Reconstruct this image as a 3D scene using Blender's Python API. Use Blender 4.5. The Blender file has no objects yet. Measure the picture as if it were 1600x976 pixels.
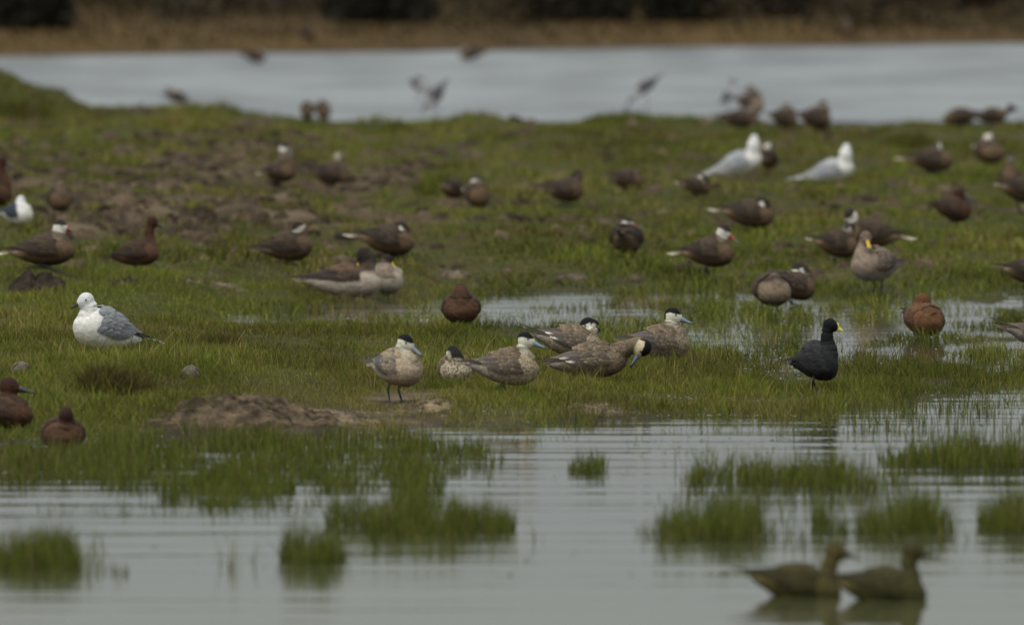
import bpy, math, random
import numpy as np
from mathutils import Vector
R = math.radians
rng = np.random.default_rng(7)
random.seed(7)
scene = bpy.context.scene
col = scene.collection

# ------------------------------------------------------------------ camera
FPX, CX, CY, CAMH = 22222.0, 800.0, 488.0, 4.06     # long lens, in photograph pixels
PITCH = math.atan(971.0 / FPX)
cam_d = bpy.data.cameras.new('camera'); cam = bpy.data.objects.new('camera', cam_d); col.objects.link(cam)
cam.location = (0, 0, CAMH); cam.rotation_euler = (math.pi/2 - PITCH, 0, 0)
cam_d.sensor_width = 36.0; cam_d.lens = 500.0
cam_d.clip_start = 1.0; cam_d.clip_end = 6000.0
cam_d.dof.use_dof = True; cam_d.dof.focus_distance = 84.5; cam_d.dof.aperture_fstop = 3.1
scene.camera = cam

# ------------------------------------------------------------------ sky, sun, exposure
SUN_EL, SUN_ROT = R(58), R(215)
world = bpy.data.worlds.new('World'); scene.world = world; world.use_nodes = True
nt = world.node_tree; nt.nodes.clear()
sky = nt.nodes.new('ShaderNodeTexSky'); sky.sky_type = 'NISHITA'; sky.sun_disc = False
sky.sun_elevation = SUN_EL; sky.sun_rotation = SUN_ROT; sky.air_density = 1.0; sky.dust_density = 4.0; sky.ozone_density = 1.0
hsv = nt.nodes.new('ShaderNodeHueSaturation'); hsv.inputs['Saturation'].default_value = 0.22
nt.links.new(sky.outputs[0], hsv.inputs['Color'])
# overcast: an even cloud deck, brighter overhead than at the horizon
tc = nt.nodes.new('ShaderNodeTexCoord'); sx = nt.nodes.new('ShaderNodeSeparateXYZ'); nt.links.new(tc.outputs['Generated'], sx.inputs[0])
mr = nt.nodes.new('ShaderNodeMapRange'); mr.inputs['From Min'].default_value = 0; mr.inputs['From Max'].default_value = 1
mr.inputs['To Min'].default_value = 0.79; mr.inputs['To Max'].default_value = 2.0
nt.links.new(sx.outputs['Z'], mr.inputs['Value'])
cl = nt.nodes.new('ShaderNodeMix'); cl.data_type = 'RGBA'; cl.blend_type = 'MIX'; cl.inputs[0].default_value = 0.75
nt.links.new(hsv.outputs[0], cl.inputs[6]); cl.inputs[7].default_value = (3.3, 3.52, 3.5, 1)
vm = nt.nodes.new('ShaderNodeVectorMath'); vm.operation = 'SCALE'
nt.links.new(cl.outputs[2], vm.inputs[0]); nt.links.new(mr.outputs[0], vm.inputs['Scale'])
bg = nt.nodes.new('ShaderNodeBackground'); bg.inputs['Strength'].default_value = 0.12
nt.links.new(vm.outputs[0], bg.inputs['Color'])
wo = nt.nodes.new('ShaderNodeOutputWorld'); nt.links.new(bg.outputs[0], wo.inputs[0])
sd = bpy.data.lights.new('sun', 'SUN'); sd.energy = 0.9; sd.angle = R(25); sd.color = (1.0, 0.95, 0.86)
so = bpy.data.objects.new('sun', sd); col.objects.link(so)
sv = Vector((math.sin(SUN_ROT)*math.cos(SUN_EL), math.cos(SUN_ROT)*math.cos(SUN_EL), math.sin(SUN_EL)))
so.rotation_euler = sv.to_track_quat('Z', 'Y').to_euler(); so.location = (0, 80, 60)
scene.view_settings.view_transform = 'Standard'; scene.view_settings.look = 'None'
scene.view_settings.exposure = 0.2; scene.view_settings.gamma = 1.0
try:
    scene.cycles.use_denoising = True
    scene.cycles.max_bounces = 6; scene.cycles.diffuse_bounces = 3; scene.cycles.glossy_bounces = 3
    scene.cycles.sample_clamp_indirect = 4.0
except Exception: pass

# ------------------------------------------------------------------ helpers
def sm(a, b, x):
    t = np.clip((np.asarray(x, float) - a) / (b - a), 0, 1); return t*t*(3-2*t)

def _h(ix, iy, s):
    n = (ix.astype(np.int64)*374761393 + iy.astype(np.int64)*668265263 + s*144269504) & 0xffffffff
    n = ((n ^ (n >> 13)) * 1274126177) & 0xffffffff
    return ((n ^ (n >> 16)) & 0xffff) / 65535.0
def vnoise(x, y, s=0):
    x = np.asarray(x, float); y = np.asarray(y, float)
    ix = np.floor(x); iy = np.floor(y); fx = x-ix; fy = y-iy
    fx = fx*fx*(3-2*fx); fy = fy*fy*(3-2*fy)
    a = _h(ix, iy, s); b = _h(ix+1, iy, s); c = _h(ix, iy+1, s); d = _h(ix+1, iy+1, s)
    return (a*(1-fx)+b*fx)*(1-fy) + (c*(1-fx)+d*fx)*fy
def fbm(x, y, s=0, o=3):
    v = 0; a = .5; t = 0
    for k in range(o):
        v = v + a*vnoise(x*2**k+17.3*k, y*2**k-9.1*k, s+k); t += a; a *= .5
    return v/t*2-1                                   # -1..1

def mesh_np(name, V, Q=None, T=None, colors=None, smooth=True):
    V = np.asarray(V, np.float32)
    Q = np.zeros((0, 4), np.int32) if Q is None or len(Q) == 0 else np.asarray(Q, np.int32)
    T = np.zeros((0, 3), np.int32) if T is None or len(T) == 0 else np.asarray(T, np.int32)
    me = bpy.data.meshes.new(name)
    me.vertices.add(len(V)); me.vertices.foreach_set('co', V.ravel())
    nl = Q.size + T.size
    me.loops.add(nl); me.loops.foreach_set('vertex_index', np.concatenate([Q.ravel(), T.ravel()]).astype(np.int32))
    nq, ntr = len(Q), len(T)
    me.polygons.add(nq+ntr)
    st = np.concatenate([np.arange(nq)*4, nq*4+np.arange(ntr)*3]).astype(np.int32)
    me.polygons.foreach_set('loop_start', st)
    me.polygons.foreach_set('use_smooth', np.full(nq+ntr, smooth, bool))
    me.update(calc_edges=True)
    if colors is not None: set_col(me, colors)
    return me
def set_col(me, c):
    c = np.asarray(c, np.float32)
    if c.shape[1] == 3: c = np.hstack([c, np.zeros((len(c), 1), np.float32)])
    at = me.color_attributes.new('Col', 'FLOAT_COLOR', 'POINT')
    at.data.foreach_set('color', c.ravel())
def link(name, me, mat=None, parent=None, **tags):
    o = bpy.data.objects.new(name, me); col.objects.link(o)
    if mat and me is not None and len(me.materials) == 0: me.materials.append(mat)
    if parent: o.parent = parent
    for k, v in tags.items():
        if v: o[k] = v
    return o
class MB:
    def __init__(s): s.V = []; s.Q = []; s.T = []; s.C = []; s.n = 0
    def add(s, V, Q=(), T=(), c=(.5, .5, .5)):
        V = np.asarray(V, float); n = len(V)
        s.V.append(V)
        if len(Q): s.Q.append(np.asarray(Q)+s.n)
        if len(T): s.T.append(np.asarray(T)+s.n)
        c = np.asarray(c, float)
        if c.ndim == 1: c = np.tile(c, (n, 1))
        if c.shape[1] == 3: c = np.hstack([c, np.zeros((n, 1))])
        s.C.append(c); s.n += n
    def mesh(s, name, smooth=True):
        return mesh_np(name, np.vstack(s.V), np.vstack(s.Q) if s.Q else None, np.vstack(s.T) if s.T else None, np.vstack(s.C), smooth)

# ------------------------------------------------------------------ materials
def mat(name):
    m = bpy.data.materials.new(name); m.use_nodes = True
    n = m.node_tree; p = n.nodes['Principled BSDF']; return m, n, p
def vcol(n):
    a = n.nodes.new('ShaderNodeAttribute'); a.attribute_name = 'Col'; return a
def noise(n, scale, detail=3, coord=None, rough=.5, vec_scale=None):
    t = n.nodes.new('ShaderNodeTexNoise'); t.inputs['Scale'].default_value = scale; t.inputs['Detail'].default_value = detail
    t.inputs['Roughness'].default_value = rough
    c = n.nodes.new('ShaderNodeTexCoord'); src = c.outputs['Object']
    if vec_scale:
        mp = n.nodes.new('ShaderNodeMapping'); mp.inputs['Scale'].default_value = vec_scale
        n.links.new(src, mp.inputs[0]); src = mp.outputs[0]
    n.links.new(src, t.inputs['Vector']); return t
def ramp(n, src, a, b, lo=0., hi=1.):
    r = n.nodes.new('ShaderNodeMapRange'); n.links.new(src, r.inputs[0])
    r.inputs[1].default_value = a; r.inputs[2].default_value = b; r.inputs[3].default_value = lo; r.inputs[4].default_value = hi
    return r.outputs[0]
def mul(n, colr, fac):
    v = n.nodes.new('ShaderNodeVectorMath'); v.operation = 'SCALE'
    n.links.new(colr, v.inputs[0]); n.links.new(fac, v.inputs['Scale']); return v.outputs[0]
def mixc(n, fac, a, b):
    m = n.nodes.new('ShaderNodeMix'); m.data_type = 'RGBA'
    n.links.new(fac, m.inputs[0])
    for i, s in ((6, a), (7, b)):
        if isinstance(s, tuple): m.inputs[i].default_value = (*s, 1)
        else: n.links.new(s, m.inputs[i])
    return m.outputs[2]
def bump(n, p, h, strength, dist):
    b = n.nodes.new('ShaderNodeBump'); b.inputs['Strength'].default_value = strength; b.inputs['Distance'].default_value = dist
    n.links.new(h, b.inputs['Height']); n.links.new(b.outputs[0], p.inputs['Normal']); return b

M = {}
# plumage: colour pattern of the species in Col, alpha = how spotted the feathers are there
m, n, p = mat('plumage'); M['plumage'] = m
a = vcol(n)
vo = n.nodes.new('ShaderNodeTexVoronoi'); vo.inputs['Scale'].default_value = 125
c_ = n.nodes.new('ShaderNodeTexCoord')
nz = noise(n, 60, 2); av = n.nodes.new('ShaderNodeVectorMath'); av.operation = 'MULTIPLY_ADD'
n.links.new(nz.outputs['Color'], av.inputs[0]); av.inputs[1].default_value = (.012, .012, .012); n.links.new(c_.outputs['Object'], av.inputs[2])
n.links.new(av.outputs[0], vo.inputs['Vector'])
spot = ramp(n, vo.outputs['Distance'], .46, .32)
mm = n.nodes.new('ShaderNodeMath'); mm.operation = 'MULTIPLY'; n.links.new(spot, mm.inputs[0]); n.links.new(a.outputs['Alpha'], mm.inputs[1])
base = mixc(n, mm.outputs[0], a.outputs['Color'], (.045, .03, .02))
n2 = noise(n, 45, 5, rough=.65); base = mul(n, base, ramp(n, n2.outputs['Fac'], .3, .7, .78, 1.2))
n.links.new(base, p.inputs['Base Color']); p.inputs['Roughness'].default_value = .8; p.inputs['Specular IOR Level'].default_value = .2
n3 = noise(n, 160, 3, vec_scale=(.35, 1, 1)); bump(n, p, n3.outputs['Fac'], .6, .006)
# bill, legs
m, n, p = mat('horn'); M['horn'] = m
a = vcol(n); n2 = noise(n, 120, 3); n.links.new(mul(n, a.outputs['Color'], ramp(n, n2.outputs['Fac'], .3, .7, .85, 1.15)), p.inputs['Base Color'])
p.inputs['Roughness'].default_value = .42
m, n, p = mat('eye'); M['eye'] = m
a = vcol(n); n.links.new(a.outputs['Color'], p.inputs['Base Color']); p.inputs['Roughness'].default_value = .12
# grass blades
m, n, p = mat('grass_blade'); M['grass'] = m
a = vcol(n); n.links.new(a.outputs['Color'], p.inputs['Base Color']); p.inputs['Roughness'].default_value = .75; p.inputs['Specular IOR Level'].default_value = .12
tr = n.nodes.new('ShaderNodeBsdfTranslucent'); n.links.new(a.outputs['Color'], tr.inputs[0])
mx = n.nodes.new('ShaderNodeMixShader'); mx.inputs[0].default_value = .3
n.links.new(p.outputs[0], mx.inputs[1]); n.links.new(tr.outputs[0], mx.inputs[2]); n.links.new(mx.outputs[0], n.nodes['Material Output'].inputs[0])
# soil / ground: alpha = wetness
m, n, p = mat('marsh_ground'); M['ground'] = m
a = vcol(n); n1 = noise(n, 3.2, 6, rough=.65); n2 = noise(n, 28, 5, rough=.7)
b1 = mul(n, a.outputs['Color'], ramp(n, n1.outputs['Fac'], .3, .7, .6, 1.4)); b1 = mul(n, b1, ramp(n, n2.outputs['Fac'], .3, .7, .6, 1.4))
n.links.new(b1, p.inputs['Base Color']); n.links.new(ramp(n, a.outputs['Alpha'], 0, 1, .95, .45), p.inputs['Roughness'])
p.inputs['Specular IOR Level'].default_value = .15
bump(n, p, n2.outputs['Fac'], .8, .03)
# water
def water(name, base, rough, bumps):
    m, n, p = mat(name); p.inputs['Base Color'].default_value = (*base, 1); p.inputs['Roughness'].default_value = rough
    p.inputs['IOR'].default_value = 1.333
    prev = None
    for (sc, vs, st, dist) in bumps:
        t = noise(n, sc, 3, vec_scale=vs); b = n.nodes.new('ShaderNodeBump'); b.inputs['Strength'].default_value = st; b.inputs['Distance'].default_value = dist
        n.links.new(t.outputs['Fac'], b.inputs['Height'])
        if prev: n.links.new(prev, b.inputs['Normal'])
        prev = b.outputs[0]
    if prev: n.links.new(prev, p.inputs['Normal'])
    return m
M['pond'] = water('pond_water', (.045, .05, .035), .04, [(1.0, (.5, 2.2, 1), .45, .012), (1.0, (1.6, 7, 1), .35, .004), (1.0, (6, 14, 1), .25, .0025)])
m = M['pond']; n = m.node_tree; p = n.nodes['Principled BSDF']; c_ = n.nodes.new('ShaderNodeTexCoord'); sp_ = n.nodes.new('ShaderNodeSeparateXYZ')
n.links.new(c_.outputs['Object'], sp_.inputs[0]); t_ = noise(n, .35, 3); ad = n.nodes.new('ShaderNodeMath'); ad.operation = 'MULTIPLY_ADD'
n.links.new(t_.outputs['Fac'], ad.inputs[0]); ad.inputs[1].default_value = 8.0; n.links.new(sp_.outputs['Y'], ad.inputs[2])
n.links.new(mixc(n, ramp(n, ad.outputs[0], 66, 74), (.085, .088, .035), (.045, .05, .035)), p.inputs['Base Color'])
M['lake'] = water('lake_water', (.20, .21, .215), .32, [(1.0, (1.2, 2.5, 1), 1.0, .05), (1.0, (6, 9, 1), 1.0, .012)])
m = M['lake']; n = m.node_tree; p = n.nodes['Principled BSDF']; t_ = noise(n, 1.0, 4, vec_scale=(.55, .22, 1), rough=.6)
n.links.new(mixc(n, ramp(n, t_.outputs['Fac'], .38, .62), (.15, .157, .17), (.25, .27, .265)), p.inputs['Base Color'])  # wind patches: lighter and darker reflection put into the base colour
m, n, p = mat('leaf'); M['leaf'] = m
a = vcol(n); n.links.new(a.outputs['Color'], p.inputs['Base Color']); p.inputs['Roughness'].default_value = .7; p.inputs['Specular IOR Level'].default_value = .2
m, n, p = mat('bark'); M['bark'] = m
n2 = noise(n, 20, 4); n.links.new(mixc(n, n2.outputs['Fac'], (.03, .022, .015), (.07, .052, .038)), p.inputs['Base Color']); p.inputs['Roughness'].default_value = .9
m, n, p = mat('fleck'); M['fleck'] = m
p.inputs['Base Color'].default_value = (.42, .42, .37, 1); p.inputs['Roughness'].default_value = .5

# ------------------------------------------------------------------ terrain
def PXof(x, y): return CX + FPX*x/np.maximum(y, 5.0)
def PYof(y): return 90221.0/np.maximum(y, 5.0) - 483.0       # where level ground at distance y shows
def Yof(py): return 90221.0/(py+483.0)
SX = [-3000, -200, 0, 200, 400, 600, 800, 1000, 1200, 1400, 1500, 1600, 1800, 4000]
SY = [690, 690, 686, 682, 676, 666, 656, 650, 640, 624, 614, 602, 585, 560]
def gb(px, py, cx, cy, wx, wy): return np.exp(-((px-cx)/wx)**2 - ((py-cy)/wy)**2)
BUMPS = [  # photograph position of a hummock on level ground, half sizes in pixels, height in metres
 (150, 640, 190, 26, .12), (330, 668, 90, 7, .10), (420, 666, 50, 6, .08), (520, 660, 60, 7, .05), (690, 648, 40, 6, .05),
 (780, 640, 240, 30, .04), (60, 470, 46, 9, .14), (600, 200, 45, 6, .13), (860, 200, 22, 5, .15), (960, 203, 55, 6, .10),
 (-25, 205, 100, 16, .34), (740, 225, 70, 8, .08), (310, 205, 60, 6, .06), (200, 250, 60, 9, .10), (420, 440, 90, 8, .07),
 (350, 320, 60, 7, .10), (690, 330, 70, 10, .12), (1080, 335, 90, 10, .10), (980, 320, 60, 8, .09), (1430, 240, 60, 8, .09),
 (230, 470, 80, 8, .05), (820, 395, 80, 8, .05), (590, 320, 80, 9, .08), (880, 245, 70, 8, .08), (1250, 235, 50, 7, .06)]
_r = np.random.default_rng(21)
for _ in range(90):
    py = _r.uniform(195, 455); px = _r.uniform(-300, 1900); left = px < 650 and py > 240
    BUMPS.append((px, py, _r.uniform(18, 55), _r.uniform(2.5, 6), _r.uniform(.03, .09)*(1.15 if left else .8)))
def height(x, y):
    x = np.asarray(x, float); y = np.asarray(y, float)
    px = PXof(x, y); py = PYof(y)
    wob = 10*fbm(x*1.1, y*.35, 3) + 5*fbm(x*4, y*1.2, 5)
    t = np.interp(px, SX, SY) + wob - py                      # pixels inland of the front shore
    left = 1 - sm(220, 620, px); right = sm(900, 1250, px)
    plat = .025 + .10*left - .013*right
    h = np.where(t > 0, plat*sm(0, 34, t) + .008, .008 + np.maximum(t, -60)*.0035)
    h = h - .02*left*sm(60, 140, t)*(1-sm(150, 260, t))
    # wet hollows behind the front bank
    band = np.exp(-((py-492-8*np.sin(px*.006))/22)**2) * sm(250, 400, px)
    wet = band*.9 + gb(px, py, 1430, 515, 400, 62)*1.1 + gb(px, py, 1030, 486, 260, 28)*1.1 + gb(px, py, 1500, 385, 200, 14)*.8 + gb(px, py, 600, 440, 120, 9)*.3
    wet = np.clip(wet, 0, 1)
    wn = fbm(x*2.8, y*1.0, 31, 4)
    h = np.where(t > 20, h*(1-wet)**2 + wet*(-.024+.062*wn), h)
    # back of the island
    rear = sm(470, 400, py)
    h = h + rear*(.05 + .05*sm(400, 220, py) + .035*fbm(x*.9, y*.22, 11))
    h = h + sm(12, 45, t)*(1-.75*wet)*(.014*fbm(x*2.6, y*.9, 41) + .007*fbm(x*9, y*3.5, 43))
    for (bx, by, wx, wy, hh) in BUMPS:
        h = h + hh*gb(px, py, bx, by, wx, wy)
    # back shore
    edge = 211 + 8*fbm(x*.6, y*0+2.0, 51) - 62*sm(150, -20, px) + 8*sm(1000, 1500, px)
    h = h*sm(edge-13, edge+3, py) - .35*sm(edge+2, edge-26, py)
    # far bank
    dist = y - (157.6 + 6.6*sm(-400, 2000, px) + .5*fbm(x*.5, 0*y, 61))
    bank = np.where(dist > -4, -.35 + .35*sm(-4, 0, dist) + .02*np.clip(dist, 0, 1e9)*1.0 + .10*sm(0, 1.2, dist)
                    + .05*fbm(x*.8, y*.3, 63)*sm(0, 3, dist), -9)
    h = np.where(y > 150, np.maximum(h, np.minimum(bank, 3.0)), h)
    # outside the view the marsh simply goes on; ground rises under the camera
    far = sm(14, 40, np.abs(x)-0*y)*(y < 150)
    h = np.where(far > 0, h*(1-far) + far*(.03+.05*fbm(x*.05, y*.05, 71)), h)
    near = sm(40, 22, y); h = h*(1-near) + near*2.4
    return h
def mudmask(x, y):
    px = PXof(x, y); py = PYof(y)
    nn = 1.25*fbm(x*2.6, y*.75, 81, 4)
    m = sm(-.05, .45, nn + .75*gb(px, py, 280, 350, 420, 95) + .35*gb(px, py, 620, 300, 260, 40) - .38 + .45*gb(px, py, 1420, 335, 160, 18) + .4*gb(px, py, 520, 450, 260, 14))
    m = m*sm(470, 440, py)
    t = np.interp(px, SX, SY) - py
    lip = sm(30, 6, t+8*fbm(x*2, y, 83))*sm(-40, 0, t)
    lip = lip*(.15 + .85*sm(190, 260, px)*sm(620, 540, px) + .75*gb(px, 0, 660, 0, 70, 1) + .6*gb(px, 0, 930, 0, 60, 1))
    m = np.maximum(m, lip)
    m = np.maximum(m, .8*gb(px, py, 380, 662, 150, 16))
    m = np.maximum(m, sm(.3, .8, 1.1*gb(px, py, 632, 640, 88, 15) + .8*gb(px, py, 930, 646, 70, 9)))
    m = m*(1-gb(px, py, 20, 190, 110, 60))
    return np.clip(m, 0, 1)

def at(px, py, water=False):
    """the point of the ground (or water) seen at a pixel of the photograph"""
    dx = (px-CX)/FPX; dy = (CY-py)/FPX
    cp, sp = math.cos(PITCH), math.sin(PITCH)
    d = np.array([dx, cp + dy*sp, -sp + dy*cp])
    ts = np.arange(45, 230, .03)
    P = ts[:, None]*d[None]; P[:, 2] += CAMH
    g = np.maximum(height(P[:, 0], P[:, 1]), 0.0) if not water else np.zeros(len(ts))
    k = np.argmax(P[:, 2] <= g)
    return np.array([P[k, 0], P[k, 1], g[k]])

xs = np.concatenate([-np.geomspace(3000, 12, 26), np.arange(-11.5, -6, .5), np.arange(-6, 6.001, .085), np.arange(6.5, 12, .5), np.geomspace(12, 3000, 26)])
ys = np.concatenate([-np.geomspace(800, 10, 8), np.linspace(0, 60, 12), np.arange(62, 76, .5), np.arange(76, 98, .075), np.arange(98, 138, .13), np.arange(138, 150, 1), np.arange(150, 182, .3), np.geomspace(183, 4000, 30)])
X, Y = np.meshgrid(xs, ys); H = height(X, Y)
nx, ny = len(xs), len(ys)
idx = np.arange(nx*ny).reshape(ny, nx)
Q = np.stack([idx[:-1, :-1], idx[:-1, 1:], idx[1:, 1:], idx[1:, :-1]], -1).reshape(-1, 4)
Xf, Yf, Hf = X.ravel(), Y.ravel(), H.ravel()
mud = mudmask(Xf, Yf); g2 = .5+.5*fbm(Xf*.8, Yf*.25, 91)
cg = np.array([.048, .054, .011])*(1-g2[:, None]) + np.array([.080, .070, .020])*g2[:, None]
mt = sm(.3, .7, .5+.5*fbm(Xf*3, Yf*1.1, 95))
cm = np.array([.045, .032, .02])*(1-mt[:, None]) + np.array([.145, .105, .065])*mt[:, None]
gc = cg*(1-mud[:, None]) + cm*mud[:, None]
fb = sm(149, 153, Yf)[:, None]; bt = (.5+.5*fbm(Xf*.35, Yf*.15, 97))[:, None]
gc = gc*(1-fb) + fb*(np.array([.062, .038, .017])*(1-bt) + np.array([.13, .082, .027])*bt)
wetc = sm(.03, -.005, Hf)
gc = gc*(1-.45*wetc[:, None])
me = mesh_np('ground', np.stack([Xf, Yf, Hf], 1), Q, None, np.hstack([gc, wetc[:, None]*.8]))
link('ground', me, M['ground'], kind='structure')

# water: ripples are real relief on the pond in front of the island
wx = np.concatenate([-np.geomspace(60, 9, 8), np.arange(-7.5, 7.51, .11), np.geomspace(9, 60, 8)])
wy = np.concatenate([np.linspace(20, 56, 8), np.arange(57, 84.5, .026), np.arange(84.6, 100, .15), np.linspace(101, 134, 40)])
WX, WY = np.meshgrid(wx, wy)
def ripples(x, y):
    z = 0
    r = np.random.default_rng(5)
    for lam, amp in ((.95, .0030), (.62, .0026), (.43, .0017), (.31, .0010), (.24, .0006), (1.7, .0035)):
        for k in range(3):
            th = r.uniform(-.16, .10); l = lam*r.uniform(.85, 1.15); ph = r.uniform(0, 6.28)
            q = 2*math.pi/l
            z = z + amp*.28*np.sin(q*(y*math.cos(th)+x*math.sin(th)) + ph + 1.2*fbm(x*.35, y*.25, 7+k))
    gust = .45 + .9*(.5+.5*fbm(x*.35, y*.12, 9))
    return z*gust*(.4+.6*sm(62, 72, y))
WZ = ripples(WX, WY)*sm(56, 58, WY)*sm(88, 83, WY)*sm(9, 7.4, np.abs(WX))
i2 = np.arange(WX.size).reshape(WX.shape)
WQ = np.stack([i2[:-1, :-1], i2[:-1, 1:], i2[1:, 1:], i2[1:, :-1]], -1).reshape(-1, 4)
link('pond_water', mesh_np('pond_water', np.stack([WX.ravel(), WY.ravel(), WZ.ravel()], 1), WQ), M['pond'], kind='structure')
link('lake_water', mesh_np('lake_water', [(-900, 134, 0), (900, 134, 0), (900, 175, 0), (-900, 175, 0)], [(0, 1, 2, 3)]), M['lake'], kind='structure')

# ------------------------------------------------------------------ grass
def blades(x, y, z, h, w, color, lean=.5, seg2=True, r=rng):
    """arrays of blades: quad + tip each; colour arrays n x 3"""
    n = len(x); th = r.uniform(0, 2*np.pi, n); fa = r.uniform(0, np.pi, n)
    wx_, wy_ = np.cos(fa)*w/2, np.sin(fa)*w*.35/2
    ln = h*lean*r.uniform(.1, 1, n)
    dx, dy = np.cos(th)*ln, np.sin(th)*ln
    b = np.stack([x, y, z-.01], 1)
    mid = b + np.stack([dx*.35, dy*.35, h*.58], 1); tip = b + np.stack([dx, dy, h+.01], 1)
    wv = np.stack([wx_, wy_, 0*wx_], 1)
    V = np.stack([b-wv, b+wv, mid+wv*.8, mid-wv*.8, tip], 1).reshape(-1, 3)
    k = (np.arange(n)*5)[:, None]
    Q = k + np.array([[0, 1, 2, 3]]); T = k + np.array([[3, 2, 4]])
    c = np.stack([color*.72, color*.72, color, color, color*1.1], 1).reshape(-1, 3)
    return V, Q, T, c
GREENS = np.array([[.080, .100, .014], [.118, .138, .020], [.165, .175, .032], [.17, .155, .035], [.22, .18, .075], [.11, .065, .025]])
def gcol(n, dry, r=rng):
    """dry: 0..1 array"""
    base = GREENS[r.choice(3, n, p=[.4, .4, .2])]
    dryc = GREENS[3+r.choice(3, n, p=[.55, .25, .2])]
    pick = (r.uniform(0, 1, n) < dry)[:, None]
    c = np.where(pick, dryc, base)*r.uniform(.6, 1.4, (n, 1))
    return c
def scatter(n, px0, px1, py0, py1):
    # even over the ground between two distances
    y0, y1 = Yof(py1), Yof(py0)
    y = rng.uniform(y0, y1, n); x = (rng.uniform(px0, px1, n)-CX)/FPX*y
    return x, y
def meadow(name, n, py0, py1, hmin, hmax, w, px0=-450, px1=2050):
    x, y = scatter(n, px0, px1, py0, py1)
    px = PXof(x, y); z = height(x, y); mudv = mudmask(x, y)
    cl = .5+.5*fbm(x*2.4, y*.9, 101); c2 = .5+.5*fbm(x*7, y*3, 103); wetz = sm(.012, -.012, z)
    dens = (1-.93*mudv)*(1-.86*wetz*(1-sm(.45, .7, c2)))*(z > -.14)*np.clip(np.exp((z+.012)*28), 0, 1)*(.35+.65*sm(.2, .5, cl))
    keep = rng.uniform(0, 1, n) < dens
    x, y, z, cl, c2, wetz, px, mudv = [q[keep] for q in (x, y, z, cl, c2, wetz, px, mudv)]
    hh = (hmin + (hmax-hmin)*sm(.25, .85, cl)*(.5+.7*c2))*rng.uniform(.55, 1.2, len(x))
    dry = .12 + .6*sm(.45, .75, .5+.5*fbm(x*1.3, y*.35, 107)) + .4*mudv + .25*gb(px, PYof(y), 250, 340, 500, 130)
    if name == 'stray_grass': dry = dry*0+.6
    c = gcol(len(x), np.clip(dry, 0, .85))
    tone = (.80 + .62*sm(.25, .75, .5+.5*fbm(x*1.6, y*.45, 109)))[:, None]
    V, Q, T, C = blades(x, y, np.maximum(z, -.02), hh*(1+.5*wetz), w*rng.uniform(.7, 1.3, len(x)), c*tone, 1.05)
    me = mesh_np(name, V, Q, T, C, smooth=False)
    return link(name, me, M['grass'], kind='stuff', label={'front_grass': 'short bright marsh grass on the near bank', 'middle_grass': 'short grass round the wet hollows of the bank', 'stray_grass': 'long stray blades bending over the turf of the near bank', 'back_grass': 'blurred green and brown grass on the back of the island'}[name], category='grass')
meadow('front_grass', 245000, 575, 690, .02, .085, .0045)
meadow('middle_grass', 152000, 455, 575, .02, .075, .006)
meadow('back_grass', 172000, 178, 455, .02, .09, .013)
meadow('stray_grass', 9000, 560, 680, .09, .17, .0045)

def patch(label, px, py, rx, ry, n, hmin, hmax, w=.005, dry=.15, name='water_grass', group='grass clumps standing in the pond', onland=False, lean=.35, tone=1.0, edge=2.2, cen=.2):
    p = at(px, py, water=not onland); s = FPX/p[1]; ax = rx/s*(1 if onland else 1.12); ay = ry*p[1]*p[1]/90221.0*(1 if onland else 1.35)
    r = np.random.default_rng(int(px*7+py))
    n = int(n*(1 if onland else .78)); th = r.uniform(0, 2*np.pi, n); rad = r.uniform(0, 1, n)**.5*np.where(r.uniform(0, 1, n) < .14, r.uniform(1, 1.45, n), 1)
    x = p[0]+ax*rad*np.cos(th); y = p[1]+ay*rad*np.sin(th)
    cl = .5+.5*fbm(x*5.5+px, y*2.6, 121); keep = r.uniform(0, 1, n) < .8*sm(.42, .68, cl + .24*(1-rad**4) - .08)*np.where(rad > 1, .25, 1)
    if onland: keep = r.uniform(0, 1, n) < sm(.05, .4, cl + .3*(1-rad))
    x, y, cl, rad = x[keep], y[keep], cl[keep], rad[keep]; n = len(x)
    z = height(x, y) if onland else np.zeros(n)-.005
    hh = (hmin+(hmax-hmin)*sm(.25, .75, .5+.5*fbm(x*9, y*5, 127)))*r.uniform(.35, 1.3, n)*(1-(.35*rad**edge if onland else .12*rad**6))*(1.3 if not onland else 1)
    c = gcol(n, np.full(n, dry), r)*tone*(1 if onland else np.array([.92, .95, 1.05]))
    lv = np.where(r.uniform(0, 1, n) < .12, 2.6, 1.)
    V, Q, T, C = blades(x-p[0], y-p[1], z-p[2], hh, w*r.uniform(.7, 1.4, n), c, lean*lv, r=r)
    o = link(name, mesh_np(name, V, Q, T, C, smooth=False), M['grass'], label=label, category='grass clump', group=group)
    o.location = p
    if any(q_ in label for q_ in ('sparse', 'thin', 'few', 'low weeds', 'scattered', 'faint')): o['kind'] = 'stuff'
    return o
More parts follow.
